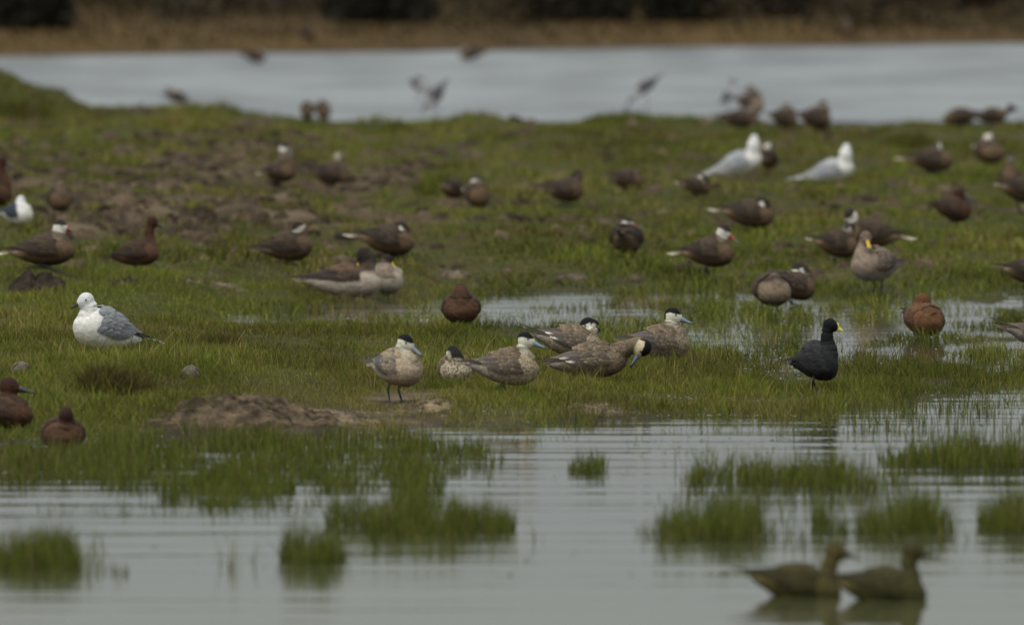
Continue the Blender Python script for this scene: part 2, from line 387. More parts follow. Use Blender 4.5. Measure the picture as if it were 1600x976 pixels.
for a in [
 ('largest mass of water grass, below the two brown ducks at left', 400, 722, 350, 36, 30000, .03, .085),
 ('ragged lower tongue of the large left mass of water grass', 345, 766, 105, 20, 6000, .03, .085),
 ('narrow neck of water grass joining the large left mass to the clump below it', 652, 772, 38, 22, 1600, .04, .09),
 ('wide dark clump of water grass in the middle of the pond', 655, 826, 135, 11, 6500, .06, .14),
 ('small clump of water grass left of the wide middle clump', 492, 874, 50, 10, 2200, .06, .15),
 ('dark clump of water grass cut by the lower left edge', 50, 880, 72, 11, 3500, .06, .14),
 ('small bright tuft of water grass alone in open water below the preening teal', 920, 736, 31, 5, 500, .04, .09),
 ('long low bar of water grass below the coot', 1255, 750, 168, 14, 6500, .05, .12),
 ('water grass bar running out of the right edge of the photo', 1500, 722, 118, 12, 4500, .05, .13),
 ('square clump of water grass above the two swimming ducks, left one', 1110, 830, 108, 12, 4300, .05, .15),
 ('broad clump of water grass directly above the two swimming ducks', 1385, 822, 105, 12, 4800, .06, .15),
 ('clump of water grass at the right edge above the swimming ducks', 1585, 820, 58, 11, 2200, .05, .14)]:
    patch(*a)
patch('brownish thin water grass reaching the shore below the mud mounds', 330, 690, 190, 10, 2600, .03, .09, dry=.5)
patch('ragged water grass at the left edge below the sleeping brown duck', 60, 728, 140, 22, 6500, .03, .10, dry=.4)
patch('scattered short blades in the shallows in front of the left water grass', 420, 796, 330, 9, 900, .02, .07, dry=.3)
patch('sparse blades spreading round the bar of water grass below the coot', 1250, 772, 210, 12, 800, .03, .09, dry=.3)
patch('sparse blades joining the two clumps above the swimming ducks', 1270, 842, 260, 9, 700, .03, .10, dry=.3)
patch('sparse blades round the wide dark middle clump', 640, 846, 190, 9, 600, .03, .10, dry=.3)
patch('sparse blades beside the clump at the lower left edge', 90, 894, 120, 8, 350, .04, .10, dry=.3)
patch('thin grass reaching from the shore toward the bar below the coot', 1440, 672, 230, 16, 1100, .03, .09, dry=.3)
patch('sparse thin stems standing alone left of the middle clump', 368, 886, 34, 8, 60, .08, .17, dry=.6)
patch('thin bare stems in open water at the left of the bar below the coot', 1085, 735, 40, 12, 70, .08, .17, dry=.6)
patch('few thin stems between the two clumps above the swimming ducks', 1245, 812, 28, 10, 60, .06, .15, dry=.5)
patch('thin weed stems sticking up beside the reflection of the coot', 1385, 672, 65, 10, 150, .04, .11, dry=.4)
patch('thin pale stems in the water right of the large left mass', 760, 735, 24, 14, 30, .06, .12, dry=.7)
patch('faint blurred stem cluster below the left water grass', 150, 868, 28, 8, 30, .06, .13, dry=.7)
patch('low weeds along the right shoreline in front of the coot', 1380, 640, 230, 9, 2500, .025, .07, dry=.35, name='shore_weed')
patch('low weeds along the shoreline below the preening teal', 950, 645, 150, 6, 1200, .02, .05, dry=.35, name='shore_weed')
patch('brown hearted grass tussock in front of the white gull', 182, 606, 62, 4, 3600, .07, .15, .005, .97, 'grass_tussock', 'grass tussocks on the near bank', True, 1.2, tone=.55)
patch('small brown tussock on the bank right of the gull', 345, 538, 36, 3, 1200, .04, .09, .005, .9, 'grass_tussock', 'grass tussocks on the near bank', True, 1.1, tone=.6)
patch('tall fringe of grass in front of the gull and its tussock', 230, 640, 200, 5, 3000, .03, .08, .0045, .25, 'grass_tussock', 'grass tussocks on the near bank', True, .6)
patch('grass tuft at the feet of the sleeping teal', 715, 604, 45, 3, 900, .03, .075, .0045, .2, 'grass_tussock', 'grass tussocks on the near bank', True, .7)
patch('grass tuft hiding the legs of the preening teal', 950, 604, 100, 3, 1600, .02, .055, .0045, .2, 'grass_tussock', 'grass tussocks on the near bank', True, .7)
for (px, py, rx, lb) in [(850, 192, 22, 'brown tussock on the lake edge of the island, darkest one'), (600, 188, 46, 'rounded green tussock on the lake edge left of the feeding waders'),
                         (965, 192, 55, 'wide yellow green tussock on the lake edge below the lone wader'), (30, 178, 60, 'tall dark green tussock at the left end of the lake edge'),
                         (690, 292, 40, 'olive tussock in front of the pair of sleeping pintails'), (1420, 225, 34, 'dark tussock left of the pale headed duck at right')]:
    patch(lb, px, py, rx, 4, 1400, .05, .11, .014, .45 if 'brown' in lb or 'dark' in lb else .15, 'grass_tussock', 'blurred grass tussocks far back on the island', True, .7, tone=.6 if 'dark' in lb or 'brown' in lb else 1.)

# ------------------------------------------------------------------ mud lumps on the shore
def lump(label, px, py, rx, ry_m, hz, colr, seed, name='mud_mound', group='mud mounds and clods'):
    p = at(px, py); s = FPX/p[1]; ax = rx/s
    n1, n2 = 110, 40
    u, v = np.meshgrid(np.linspace(0, 2*np.pi, n1, endpoint=False), np.linspace(0, 1, n2))
    x = np.cos(u)*v*ax; y = np.sin(u)*v*ry_m
    prof = np.sqrt(np.clip(1-v**2.2, 0, 1))
    nn = fbm(x*5/max(ax, .2)*.6+seed, y*6+seed, seed, 4); fine = fbm(x*22+seed, y*22, seed+3, 3)
    z = height(p[0]+x, p[1]+y)-p[2] + hz*prof*np.clip(.62+.6*nn, .05, 1.3) + .014*fine*(prof > 0) + .012*fbm(x*50, y*50, seed+9, 2) - .012
    V = np.stack([x.ravel(), y.ravel(), z.ravel()], 1)
    i = np.arange(n1*n2).reshape(n2, n1); j = np.roll(i, -1, 1)
    Q = np.stack([i[:-1], j[:-1], j[1:], i[1:]], -1).reshape(-1, 4)
    cc = np.array(colr)*(.45+1.1*sm(.2, .8, .5+.5*fbm(x*14, y*14, seed+5, 3).ravel()))[:, None]
    o = link(name, mesh_np(name, V, Q, None, np.hstack([cc*(1-.45*sm(.05, .0, (V[:, 2]+p[2])))[:, None], sm(.05, .0, V[:, 2]+p[2])[:, None]*.9])), M['ground'], label=label, category='mud mound', group=group)
    o.location = p; return o
MUD = (.10, .074, .046)
lump('long crusted brown mud mound at the water edge left of the standing teal', 360, 650, 100, .36, .11, MUD, 1)
lump('lower grey brown mud mound joined to the right of the long one', 465, 651, 75, .34, .085, MUD, 2)
lump('flat tan mud tongue running into the water left of the standing teal', 520, 654, 78, .35, .05, (.17, .13, .085), 3)
lump('flat tan mud lip under the feet of the standing teal', 660, 636, 62, .28, .04, (.17, .13, .085), 4)
lump('smooth mud lip at the water edge below the preening teal', 925, 640, 62, .28, .05, (.14, .11, .07), 5)
lump('small low mud shelf at the shore left of the cinnamon duck', 290, 656, 60, .3, .05, MUD, 6)
lump('dark overhanging peat clod behind the gull', 58, 455, 46, .35, .14, (.035, .026, .018), 7)
_r = np.random.default_rng(4)
CL = [(140, 392, 22, 'rounded brown clod between the red billed pintail and the long necked duck'), (365, 395, 26, 'dark clod on the bare mud right of the long necked duck'),
      (365, 300, 34, 'long low dark clod high on the bare mud'), (505, 405, 24, 'dark clod left of the pale yellow billed ducks'), (540, 372, 20, 'small dark clod left of the tucked pintail'),
      (895, 432, 28, 'flat grey clod in the grass above the near puddle'), (330, 445, 60, 'pale flat clod of bare mud behind the grass'), (710, 432, 26, 'grey stone like clod right of the pale ducks'),
      (560, 470, 60, 'low dark mud edge below the pale ducks'), (800, 345, 26, 'pale brown clod in the grass left of the back facing pintail'),
      (190, 445, 30, 'dark crumbled clod right of the peat clod'), (640, 325, 20, 'small dark hummock below the pair of sleeping pintails')]
for i, (px, py, rx, lb) in enumerate(CL):
    dark = 'dark' in lb
    lump(lb, px, py, rx, .3, .07 if not 'flat' in lb and not 'low' in lb else .04, (.045, .034, .024) if dark else (.13, .10, .07), 20+i, 'clod')

def rubble():
    mb = MB(); r = np.random.default_rng(77); x = r.uniform(-9, 9, 60000); y = r.uniform(Yof(462), Yof(215), 60000)
    kp = r.uniform(0, 1, 60000) < (.02+.30*mudmask(x, y)**2)*(PXof(x, y) < 1500); x, y = x[kp][:5200], y[kp][:5200]; z = height(x, y); ok = z > .005
    a = np.linspace(0, 2*np.pi, 6, endpoint=False)
    for X0, Y0, Z0 in zip(x[ok], y[ok], z[ok]):
        s_ = r.uniform(.02, .085)*r.uniform(.6, 1.2); q = a+r.uniform(0, 1); rr = s_*r.uniform(.7, 1.2, 6)
        lo = np.stack([X0+np.cos(q)*rr, Y0+np.sin(q)*rr, np.full(6, Z0-.01)], 1); hi = np.stack([X0+np.cos(q)*rr*.62, Y0+np.sin(q)*rr*.62, Z0+s_*r.uniform(.3, .75, 6)], 1)
        V = np.vstack([lo, hi, [[X0, Y0, Z0+s_*.6]]])
        mb.add(V, [(i, (i+1) % 6, 6+(i+1) % 6, 6+i) for i in range(6)], [(6+i, 6+(i+1) % 6, 12) for i in range(6)], c=np.array([.10, .072, .046])*r.uniform(.25, 1.5))
    link('mud_rubble', mb.mesh('mud_rubble'), M['ground'], kind='stuff', label='small broken clods of dried mud scattered over the island', category='clods')
rubble()
# floating weed, pale flecks and droppings at the water edge
def specks(name, spots, matn, label, cat, szmin, szmax, colr):
    mb = MB(); r = np.random.default_rng(len(name))
    for (px0, px1, py0, py1, n) in spots:
        for _ in range(n):
            px, py = r.uniform(px0, px1), r.uniform(py0, py1)
            yy = Yof(py); xx = (px-CX)/FPX*yy; zz = max(float(height(xx, yy)), 0)+.006
            k = 6; a = np.linspace(0, 2*np.pi, k, endpoint=False)+r.uniform(0, 1); s = r.uniform(szmin, szmax)
            rr = s*r.uniform(.5, 1, k)
            top = np.stack([xx+np.cos(a)*rr*1.4, yy+np.sin(a)*rr*1.6, np.full(k, zz)+r.uniform(0, .3, k)*s], 1)
            V = np.vstack([top, [[xx, yy, zz+s*.5]]])
            mb.add(V, T=[(i, (i+1) % k, k) for i in range(k)], c=np.array(colr)*r.uniform(.6, 1.2))
    return link(name, mb.mesh(name), matn, kind='stuff', label=label, category=cat)
specks('foam_flecks', [(702, 722, 603, 610, 9), (450, 1150, 560, 648, 26), (-100, 300, 662, 700, 260), (100, 600, 684, 730, 90), (550, 1000, 652, 664, 60), (950, 1250, 628, 652, 180), (950, 1240, 462, 500, 320), (650, 900, 486, 504, 120), (1000, 1600, 470, 560, 420), (1150, 1250, 560, 600, 60), (330, 850, 488, 504, 90), (1300, 1700, 600, 640, 90)],  # flecks on the near bank are small white feathers
       M['fleck'], 'small pale flecks at the water edges and on the near bank', 'fleck', .003, .008, (.6, .6, .55))
specks('floating_weed', [(1060, 1500, 682, 712, 60), (0, 260, 775, 800, 22), (980, 1100, 690, 712, 24), (1200, 1560, 660, 690, 30), (0, 1600, 700, 900, 90)], M['leaf'], 'small green weed leaves floating on the pond', 'pond weed', .006, .014, (.08, .10, .02))

# ------------------------------------------------------------------ birds
def loft(st, n=18):
    """st: list of (centre, side vector, up vector)"""
    a = np.linspace(0, 2*np.pi, n, endpoint=False); V = []
    for c, A, B in st: V.append(np.asarray(c)[None]+np.cos(a)[:, None]*np.asarray(A)[None]+np.sin(a)[:, None]*np.asarray(B)[None])
    V = np.vstack(V); m = len(st)
    i = np.arange(m*n).reshape(m, n); j = np.roll(i, -1, 1)
    Q = np.stack([i[:-1], j[:-1], j[1:], i[1:]], -1).reshape(-1, 4)
    V = np.vstack([V, [st[0][0]], [st[-1][0]]]); a0, a1 = m*n, m*n+1
    T = [(a0, j[0, k], i[0, k]) for k in range(n)] + [(a1, i[-1, k], j[-1, k]) for k in range(n)]
    return V, Q, np.array(T)
def tube(pts, rad, n=8):
    pts = [np.asarray(p, float) for p in pts]; st = []
    for k, p in enumerate(pts):
        t = pts[min(k+1, len(pts)-1)] - pts[max(k-1, 0)]; t /= np.linalg.norm(t)+1e-9
        s = np.cross(t, [0, 0, 1.]);
        if np.linalg.norm(s) < .1: s = np.cross(t, [0, 1., 0])
        s /= np.linalg.norm(s); u = np.cross(s, t); r = rad[k] if np.ndim(rad) else rad
        st.append((p, s*r, u*r))
    return loft(st, n)
U_T = [0, .1, .25, .45, .62, .78, .88, .95, 1.]
TOP = [.26, .33, .42, .50, .52, .46, .34, .17, -.04]
BOT = [.12, -.02, -.24, -.42, -.50, -.50, -.42, -.30, -.12]
WID = [.14, .38, .68, .94, 1.0, .95, .80, .56, .16]
def prof(u): return np.interp(u, U_T, TOP), np.interp(u, U_T, BOT), np.interp(u, U_T, WID)
def lerp(a, b, t): return np.asarray(a)*(1-t) + np.asarray(b)*t

# colours of each kind of bird (real world albedo)
K = {
 'puna': dict(back=(.15, .11, .07), flank=(.36, .29, .20), breast=(.40, .32, .215), belly=(.28, .225, .155), rump=(.30, .27, .23), neck=(.52, .47, .36), cap=(.008, .008, .010), cheek=(.80, .77, .64), capz=.09, nape=True,
     bill=(.19, .25, .345), tip=(.02, .02, .025), leg=(.08, .10, .13), spot=1.0, wing=((.13, .092, .058), (.14, .112, .085), (.12, .10, .088), (.05, .04, .033)), edge=(.33, .255, .17), bar=(.75, .72, .65), tail=(.28, .24, .19), bl=.85, bw=.36),
 'palepuna': dict(back=(.33, .26, .18), flank=(.50, .42, .30), breast=(.47, .38, .27), belly=(.36, .27, .18), rump=(.50, .44, .34), neck=(.55, .50, .38), cap=(.008, .008, .010), cheek=(.74, .71, .58), capz=.09, nape=True,
     bill=(.20, .235, .29), tip=(.02, .02, .025), leg=(.055, .065, .08), spot=.35, wing=((.30, .225, .145), (.19, .155, .125), (.10, .093, .097), (.08, .07, .07)), edge=(.45, .36, .25), bar=(.6, .6, .6), tail=(.48, .43, .34), bl=.85, bw=.36),
 'pintail': dict(back=(.042, .031, .021), flank=(.122, .074, .040), breast=(.16, .104, .060), belly=(.055, .036, .022), rump=(.30, .22, .14), neck=(.20, .15, .11), cap=(.035, .026, .02), cheek=(.82, .79, .70), capz=.05, nape=True,
     bill=(.30, .03, .025), tip=(.10, .11, .13), leg=(.04, .04, .045), spot=.5, wing=((.062, .045, .031), (.058, .042, .03), (.04, .03, .023), (.025, .02, .017)), edge=(.115, .08, .054), bar=(.12, .09, .06), tail=(.72, .64, .50), bl=.80, bw=.32),
 'plain': dict(back=(.044, .033, .023), flank=(.104, .066, .037), breast=(.14, .09, .054), belly=(.056, .04, .026), rump=(.20, .15, .10), neck=(.14, .10, .075), cap=(.06, .045, .035), cheek=(.34, .29, .23), capz=.06, nape=False,
     bill=(.08, .07, .07), tip=(.05, .05, .05), leg=(.04, .04, .045), spot=.5, wing=((.062, .045, .031), (.058, .042, .03), (.04, .03, .023), (.025, .02, .017)), edge=(.115, .08, .054), bar=(.12, .09, .06), tail=(.22, .17, .12), bl=.8, bw=.32),
 'cinnamon': dict(back=(.050, .031, .02), flank=(.07, .037, .021), breast=(.092, .046, .025), belly=(.06, .032, .02), rump=(.06, .04, .03), neck=(.075, .032, .018), cap=(.04, .018, .012), cheek=(.06, .025, .015), capz=.10, nape=False,
     bill=(.035, .035, .04), tip=(.02, .02, .02), leg=(.06, .045, .03), spot=.25, wing=((.06, .035, .022), (.055, .035, .024), (.04, .027, .02), (.025, .018, .015)), edge=(.10, .055, .032), bar=(.1, .08, .06), tail=(.05, .035, .03), bl=.9, bw=.34),
 'rusty': dict(back=(.10, .052, .026), flank=(.135, .068, .032), breast=(.15, .074, .034), belly=(.10, .055, .028), rump=(.08, .045, .03), neck=(.14, .062, .026), cap=(.12, .052, .022), cheek=(.13, .058, .025), capz=.10, nape=False,
     bill=(.09, .095, .10), tip=(.03, .03, .03), leg=(.06, .045, .03), spot=.15, wing=((.12, .06, .03), (.11, .06, .035), (.06, .04, .025), (.03, .02, .018)), edge=(.13, .07, .036), bar=(.1, .08, .06), tail=(.06, .04, .03), bl=.85, bw=.34),
 'greyduck': dict(back=(.16, .12, .09), flank=(.28, .225, .175), breast=(.31, .24, .18), belly=(.30, .27, .23), rump=(.26, .21, .17), neck=(.27, .20, .15), cap=(.17, .12, .085), cheek=(.24, .18, .14), capz=.14, nape=False,
     bill=(.62, .42, .03), tip=(.05, .05, .04), leg=(.06, .055, .05), spot=.4, wing=((.17, .13, .10), (.15, .115, .09), (.10, .08, .06), (.05, .04, .035)), edge=(.30, .24, .18), bar=(.3, .25, .2), tail=(.16, .12, .1), bl=.85, bw=.32),
 'paleduck': dict(back=(.10, .065, .045), flank=(.46, .39, .31), breast=(.48, .40, .32), belly=(.40, .34, .28), rump=(.36, .30, .24), neck=(.42, .36, .29), cap=(.03, .022, .018), cheek=(.05, .036, .026), capz=-.05, nape=False,
     bill=(.62, .42, .03), tip=(.05, .05, .04), leg=(.06, .055, .05), spot=.25, wing=((.12, .075, .05), (.07, .05, .038), (.045, .035, .03), (.03, .025, .022)), edge=(.14, .09, .06), bar=(.2, .15, .1), tail=(.38, .32, .26), bl=.85, bw=.32),
 'gull': dict(back=(.24, .245, .26), flank=(.80, .79, .75), breast=(.82, .80, .74), belly=(.80, .77, .68), rump=(.78, .78, .76), neck=(.82, .81, .78), cap=(.72, .72, .72), cheek=(.76, .76, .75), capz=.15, nape=False,
     bill=(.045, .02, .018), tip=(.02, .012, .012), leg=(.12, .03, .03), spot=0, wing=((.23, .235, .25), (.22, .225, .24), (.20, .205, .22), (.015, .015, .016)), edge=(.29, .295, .305), bar=(.45, .46, .47), tail=(.75, .75, .75), bl=.62, bw=.16),
 'coot': dict(back=(.032, .032, .034), flank=(.028, .028, .030), breast=(.024, .024, .026), belly=(.016, .017, .02), rump=(.02, .022, .025), neck=(.010, .010, .012), cap=(.008, .008, .010), cheek=(.008, .008, .010), capz=.1, nape=False,
     bill=(.70, .66, .16), tip=(.72, .66, .30), leg=(.05, .055, .04), spot=0, wing=((.033, .033, .035), (.031, .031, .033), (.028, .028, .030), (.022, .022, .023)), edge=(.038, .038, .041), bar=(.03, .032, .036), tail=(.02, .02, .024), bl=.52, bw=.22),
 'stilt': dict(back=(.10, .105, .11), flank=(.22, .22, .22), breast=(.45, .45, .44), belly=(.45, .45, .44), rump=(.5, .5, .5), neck=(.35, .34, .33), cap=(.10, .10, .11), cheek=(.5, .5, .48), capz=.0, nape=False,
     bill=(.03, .03, .03), tip=(.02, .02, .02), leg=(.10, .10, .12), spot=0, wing=((.10, .105, .11),)*4, edge=(.14, .085, .09), bar=(.1, .1, .1), tail=(.4, .4, .4), bl=1.6, bw=.12),
 'wader': dict(back=(.14, .115, .09), flank=(.24, .21, .17), breast=(.19, .16, .125), belly=(.2, .17, .13), rump=(.2, .17, .13), neck=(.22, .19, .15), cap=(.11, .085, .065), cheek=(.26, .22, .18), capz=.12, nape=False,
     bill=(.04, .04, .035), tip=(.03, .03, .03), leg=(.06, .06, .04), spot=.9, wing=((.14, .115, .09), (.13, .105, .085), (.09, .07, .06), (.06, .05, .045)), edge=(.30, .25, .20), bar=(.2, .18, .15), tail=(.14, .12, .1), bl=.9, bw=.12),
 'swimmer': dict(back=(.055, .050, .018), flank=(.105, .092, .030), breast=(.098, .080, .028), belly=(.08, .072, .026), rump=(.15, .125, .05), neck=(.095, .076, .026), cap=(.065, .052, .018), cheek=(.105, .082, .03), capz=.12, nape=False,
     bill=(.07, .06, .035), tip=(.05, .05, .03), leg=(.05, .05, .03), spot=.35, wing=((.055, .05, .018), (.045, .042, .014), (.035, .033, .012), (.025, .023, .01)), edge=(.07, .06, .024), bar=(.1, .08, .03), tail=(.13, .11, .045), bl=.8, bw=.30),
}
dg = bpy.context.evaluated_depsgraph_get()
def remesh(V, Q, T, vox):
    me = mesh_np('tmp', V, Q, T); o = bpy.data.objects.new('tmp', me); col.objects.link(o)
    m1 = o.modifiers.new('r', 'REMESH'); m1.mode = 'VOXEL'; m1.voxel_size = vox; m1.use_smooth_shade = True
    m2 = o.modifiers.new('s', 'SMOOTH'); m2.factor = .5; m2.iterations = 9
    d = bpy.context.evaluated_depsgraph_get(); d.update()
    res = bpy.data.meshes.new_from_object(o.evaluated_get(d))
    bpy.data.objects.remove(o); bpy.data.meshes.remove(me)
    res.polygons.foreach_set('use_smooth', np.ones(len(res.polygons), bool))
    return res
COUNT = [0]
def bird(kind, label, cat, group, px, py, yaw, L, H, W=None, leg=0, sink=0, pitch=0, head=(25, 60, 0), hyaw=None, hpitch=-10, hs=1., tail=.16, tailup=8, white_tip=False,
         vox=.009, neckr=None, swim=False, legs=True, wingup=0., spread=0, cols=None, billlen=None, tuck=False, lsp=.28):
    """L, H, W, leg and head are sizes in pixels of the photograph where the bird stands"""
    k = dict(K[kind]);
    if cols: k.update(cols)
    P = at(px, py, water=swim); s = FPX/P[1]
    r = np.random.default_rng(int(px*13+py)); COUNT[0] += 1
    L, H, leg, sink = L/s, H/s, leg/s, sink/s; W = (W/s) if W else H*.92
    hf, hu, hsd = [q/s for q in head]
    hl = {'gull': 27, 'coot': 24, 'stilt': 16, 'wader': 20}.get(kind, 29)/267.*hs*(1.0 if kind != 'wader' else .62)
    yaw_r = R(yaw); hy = R((hyaw if hyaw is not None else yaw) - yaw); hp = R(hpitch)
    pr = R(pitch); cp, sp = math.cos(pr), math.sin(pr)
    def rot(v): v = np.asarray(v, float); return np.stack([v[..., 0]*cp - v[..., 2]*sp, v[..., 1], v[..., 0]*sp + v[..., 2]*cp], -1)
    # trunk
    us = np.concatenate([[0, .02], np.linspace(.05, .95, 19), [.98, 1.]])
    st = []
    for u in us:
        t, b, w = prof(u); st.append((rot([(u-.5)*L, 0, (t+b)/2*H]), np.array([0, w*W/2, 0]), rot([0, 0, (t-b)/2*H])))
    V, Q, T = loft(st, 24)
    zoff = leg - sink - V[:, 2].min()
    off = np.array([0, 0, zoff]); V = V + off
    VV, QQ, TT = [V], [Q], [T]; nV = len(V)
    def addp(V, Q, T):
        nonlocal nV
        VV.append(V); QQ.append(Q+nV); TT.append(T+nV); nV += len(V)
    C = np.array([hf, hsd, hu])
    f = np.array([math.cos(hy)*math.cos(hp), math.sin(hy)*math.cos(hp), math.sin(hp)])
    sd = np.array([-math.sin(hy), math.cos(hy), 0.]); up = np.cross(f, sd)
    P0 = rot([.28*L, 0, .06*H]) + off
    nr1 = (neckr if neckr else .33)*hl; nr0 = min(H, W)*.33
    Cb = C - f*hl*.12 - up*hl*.10
    if tuck: c1 = P0 + np.array([.02*L, 0, .35*H]); c2 = Cb + np.array([.12*L, 0, .0])*(1 if hf < .3*L else -0.2)
    else:
        rise = max(Cb[2]-P0[2], .02)
        c1 = P0 + np.array([.10*L, 0, .35*rise]); c2 = Cb - up*hl*.5 - f*hl*.15 - np.array([0, 0, .25*rise])
    ts = np.linspace(0, 1, 16); NP = [(1-t)**3*P0 + 3*(1-t)**2*t*c1 + 3*(1-t)*t*t*c2 + t**3*Cb for t in ts]
    NR = [nr1 + (nr0-nr1)*(1-sm(0, .75, t)) for t in ts]
    NRt = list(NR); NRt[-1] *= .45; NRt[-2] *= .86
    addp(*tube(NP, NRt, 16))
    hst = []
    for x, hh in ((-.50, .05), (-.45, .22), (-.35, .345), (-.2, .43), (-.03, .465), (.13, .44), (.28, .36), (.40, .27), (.48, .19), (.52, .06)):
        hst.append((C + f*x*hl + up*(-.03-.10*max(x, 0)*1.2)*hl, sd*hh*.84*hl, up*hh*hl))
    addp(*loft(hst, 16))
    me = remesh(np.vstack(VV), np.vstack(QQ), np.vstack(TT), vox)
    nv = len(me.vertices); co = np.zeros(nv*3, np.float32); me.vertices.foreach_get('co', co); co = co.reshape(-1, 3).astype(float)
    # ---- plumage pattern
    nr = np.zeros(nv*3, np.float32); me.vertices.foreach_get('normal', nr); nr = nr.reshape(-1, 3)
    ruff = fbm(co[:, 0]*34+px, co[:, 2]*52+co[:, 1]*37, 9, 2)*.0028 + fbm(co[:, 0]*12+px, co[:, 2]*20+co[:, 1]*14, 12, 2)*.0035
    far_h = sm(.6*hl, .9*hl, np.linalg.norm(co-C, axis=1))
    co = co + nr*(ruff*(.15+.85*far_h)*(.4 if kind in ('gull', 'coot') else 1))[:, None]; me.vertices.foreach_set('co', co.astype(np.float32).ravel()); me.update()
    q = co - off; bx = q[:, 0]*cp + q[:, 2]*sp; bz = -q[:, 0]*sp + q[:, 2]*cp; by = q[:, 1]
    u = bx/L+.5; v = bz/H
    n1 = fbm(u*14+px, v*9, 3)*.5; n2_ = fbm(u*30, v*22+by*60, 5)
    colr = np.tile(np.array(k['flank']), (nv, 1))
    def mixin(c, w): nonlocal colr; colr = colr*(1-w[:, None]) + np.array(c)[None]*w[:, None]
    mixin(k['breast'], sm(.62, .85, u)); mixin(k['belly'], sm(-.18, -.42, v+.05*n1))
    mixin(k['rump'], sm(.24, .08, u)); mixin(k['back'], sm(.22, .38, v+.08*n1)*sm(.97, .85, u))
    spot = k['spot']*(.35+.65*sm(.45, .8, u))*(1-.5*sm(-.2, -.45, v))*(1-.8*sm(.2, .1, u))
    colr *= (1+.12*n2_[:, None])
    NPa = np.array(NP); dd = np.linalg.norm(co[:, None]-NPa[None], axis=2); ni = dd.argmin(1); nd = dd.min(1); tn = ts[ni]
    NRa = np.array(NR)[ni]
    wn = sm(.28, .62, tn + .05*n1)*sm(1.5, 1.2, nd/NRa)
    mixin(k['neck'], wn); spot = spot*(1-.85*sm(.55, .9, tn)*(wn > .3))
    ph = (co-C); hx = ph@f/hl; hz = ph@up/hl; hyy = ph@sd/hl
    hd = np.sqrt((hx/.56)**2+(hz/.52)**2+(hyy/.46)**2)
    wh = sm(1.12, 1.0, hd)
    isneckside = sm(-.36, -.46, hz)           # below the cheeks the neck colour starts
    cheekw = wh*(1-isneckside)
    mixin(k['cheek'], cheekw)
    bnd = k['capz'] + .03*n1 - .10*sm(-.15, -.45, hx) + (.05*sm(.2, .5, hx))
    capw = wh*sm(-.015, .03, hz-bnd)
    if k['nape']: capw = np.maximum(capw, sm(.80, .92, -(hx)/np.maximum(np.sqrt(hx**2+hyy**2), .05))*wh*sm(-.5, -.3, hz)*sm(-.1, -.25, hx))
    if k['nape']: capw = np.maximum(capw, sm(2.3, 1.9, hd)*sm(.44, .34, np.abs(hyy))*sm(-.08, -.22, hx)*sm(-.75, -.5, hz)*(1. if tuck else .0))
    mixin(k['cap'], capw); spot = spot*(1-wh)
    if kind in ('puna', 'pintail'):    # brown hind neck line
        back = (co-NPa[ni])@(-np.array([1., 0, 0])); mixin(k['back'], .6*wn*sm(.5, .9, back/NRa)*(1-wh))
    set_col(me, np.hstack([np.clip(colr, .004, .9), spot[:, None]]))
    # ---- assemble
    root = bpy.data.objects.new(cat.replace(' ', '_'), None); col.objects.link(root)
    root.location = P; root.rotation_euler = (0, 0, yaw_r)
    root['label'] = label; root['category'] = cat
    if group: root['group'] = group
    link('body', me, M['plumage'], root)
    # bill
    bl = hl*(billlen or k['bl']); bw = k['bw']*hl; mb = MB(); bst = []; cc = []
    b0 = C + f*hl*.40 + up*hl*(-.10)
    droop = {'gull': -.10, 'coot': -.25, 'stilt': .0}.get(kind, -.16)
    if kind in ('gull', 'coot', 'stilt', 'wader'): bp = [(0, .9, 1.0), (.3, .75, .85), (.6, .52, .62), (.85, .35, .4), (1., .05, .08)]
    else: bp = [(0, .85, 1.05), (.2, .78, .80), (.45, .80, .48), (.7, .92, .30), (.88, .90, .22), (.97, .60, .16), (1.02, .1, .05)]
    hb = {'gull': .115, 'coot': .20, 'stilt': .07, 'wader': .09}.get(kind, .19)*hl
    for t, w_, h_ in bp:
        c0 = b0 + f*bl*t + up*(droop*bl*t - (.10*bl*t*t if kind == 'gull' else -.03*bl*t*t))
        bst.append((c0, sd*w_*bw/2, up*h_*hb)); ct = lerp(k['bill'], k['tip'], float(sm(.78, .9, t)) if kind != 'gull' else float(sm(.3, .7, t)))
        if kind == 'pintail': ct = lerp(k['bill'], k['tip'], float(sm(.45, .65, t)))
        cc.append(ct)
    Vb, Qb, Tb = loft(bst, 12); Cb_ = np.vstack([np.tile(c, (12, 1)) for c in cc] + [cc[0][None], cc[-1][None]])
    if kind in ('puna', 'palepuna'):     # dark ridge along the top of the blue bill
        an = np.arange(12)*30; ridge = np.tile((np.abs(an-90) < 20), len(bst)); ridge = np.append(ridge, [False, False]); Cb_[ridge] = (.02, .022, .03)
    mb.add(Vb, Qb, Tb, Cb_)
    bo = link('bill', mb.mesh('bill'), M['horn'], root)
    if kind == 'coot':                    # frontal shield
        mb = MB(); sh = [(C + f*hl*x + up*z*hl, sd*w*hl, (up*.9+f*.4)*h*hl) for x, z, w, h in ((.36, .25, .06, .02), (.45, .16, .11, .06), (.50, .02, .12, .10), (.52, -.08, .10, .10))]
        mb.add(*loft(sh, 10), c=(.74, .66, .12)); link('frontal_shield', mb.mesh('frontal_shield'), M['horn'], root)
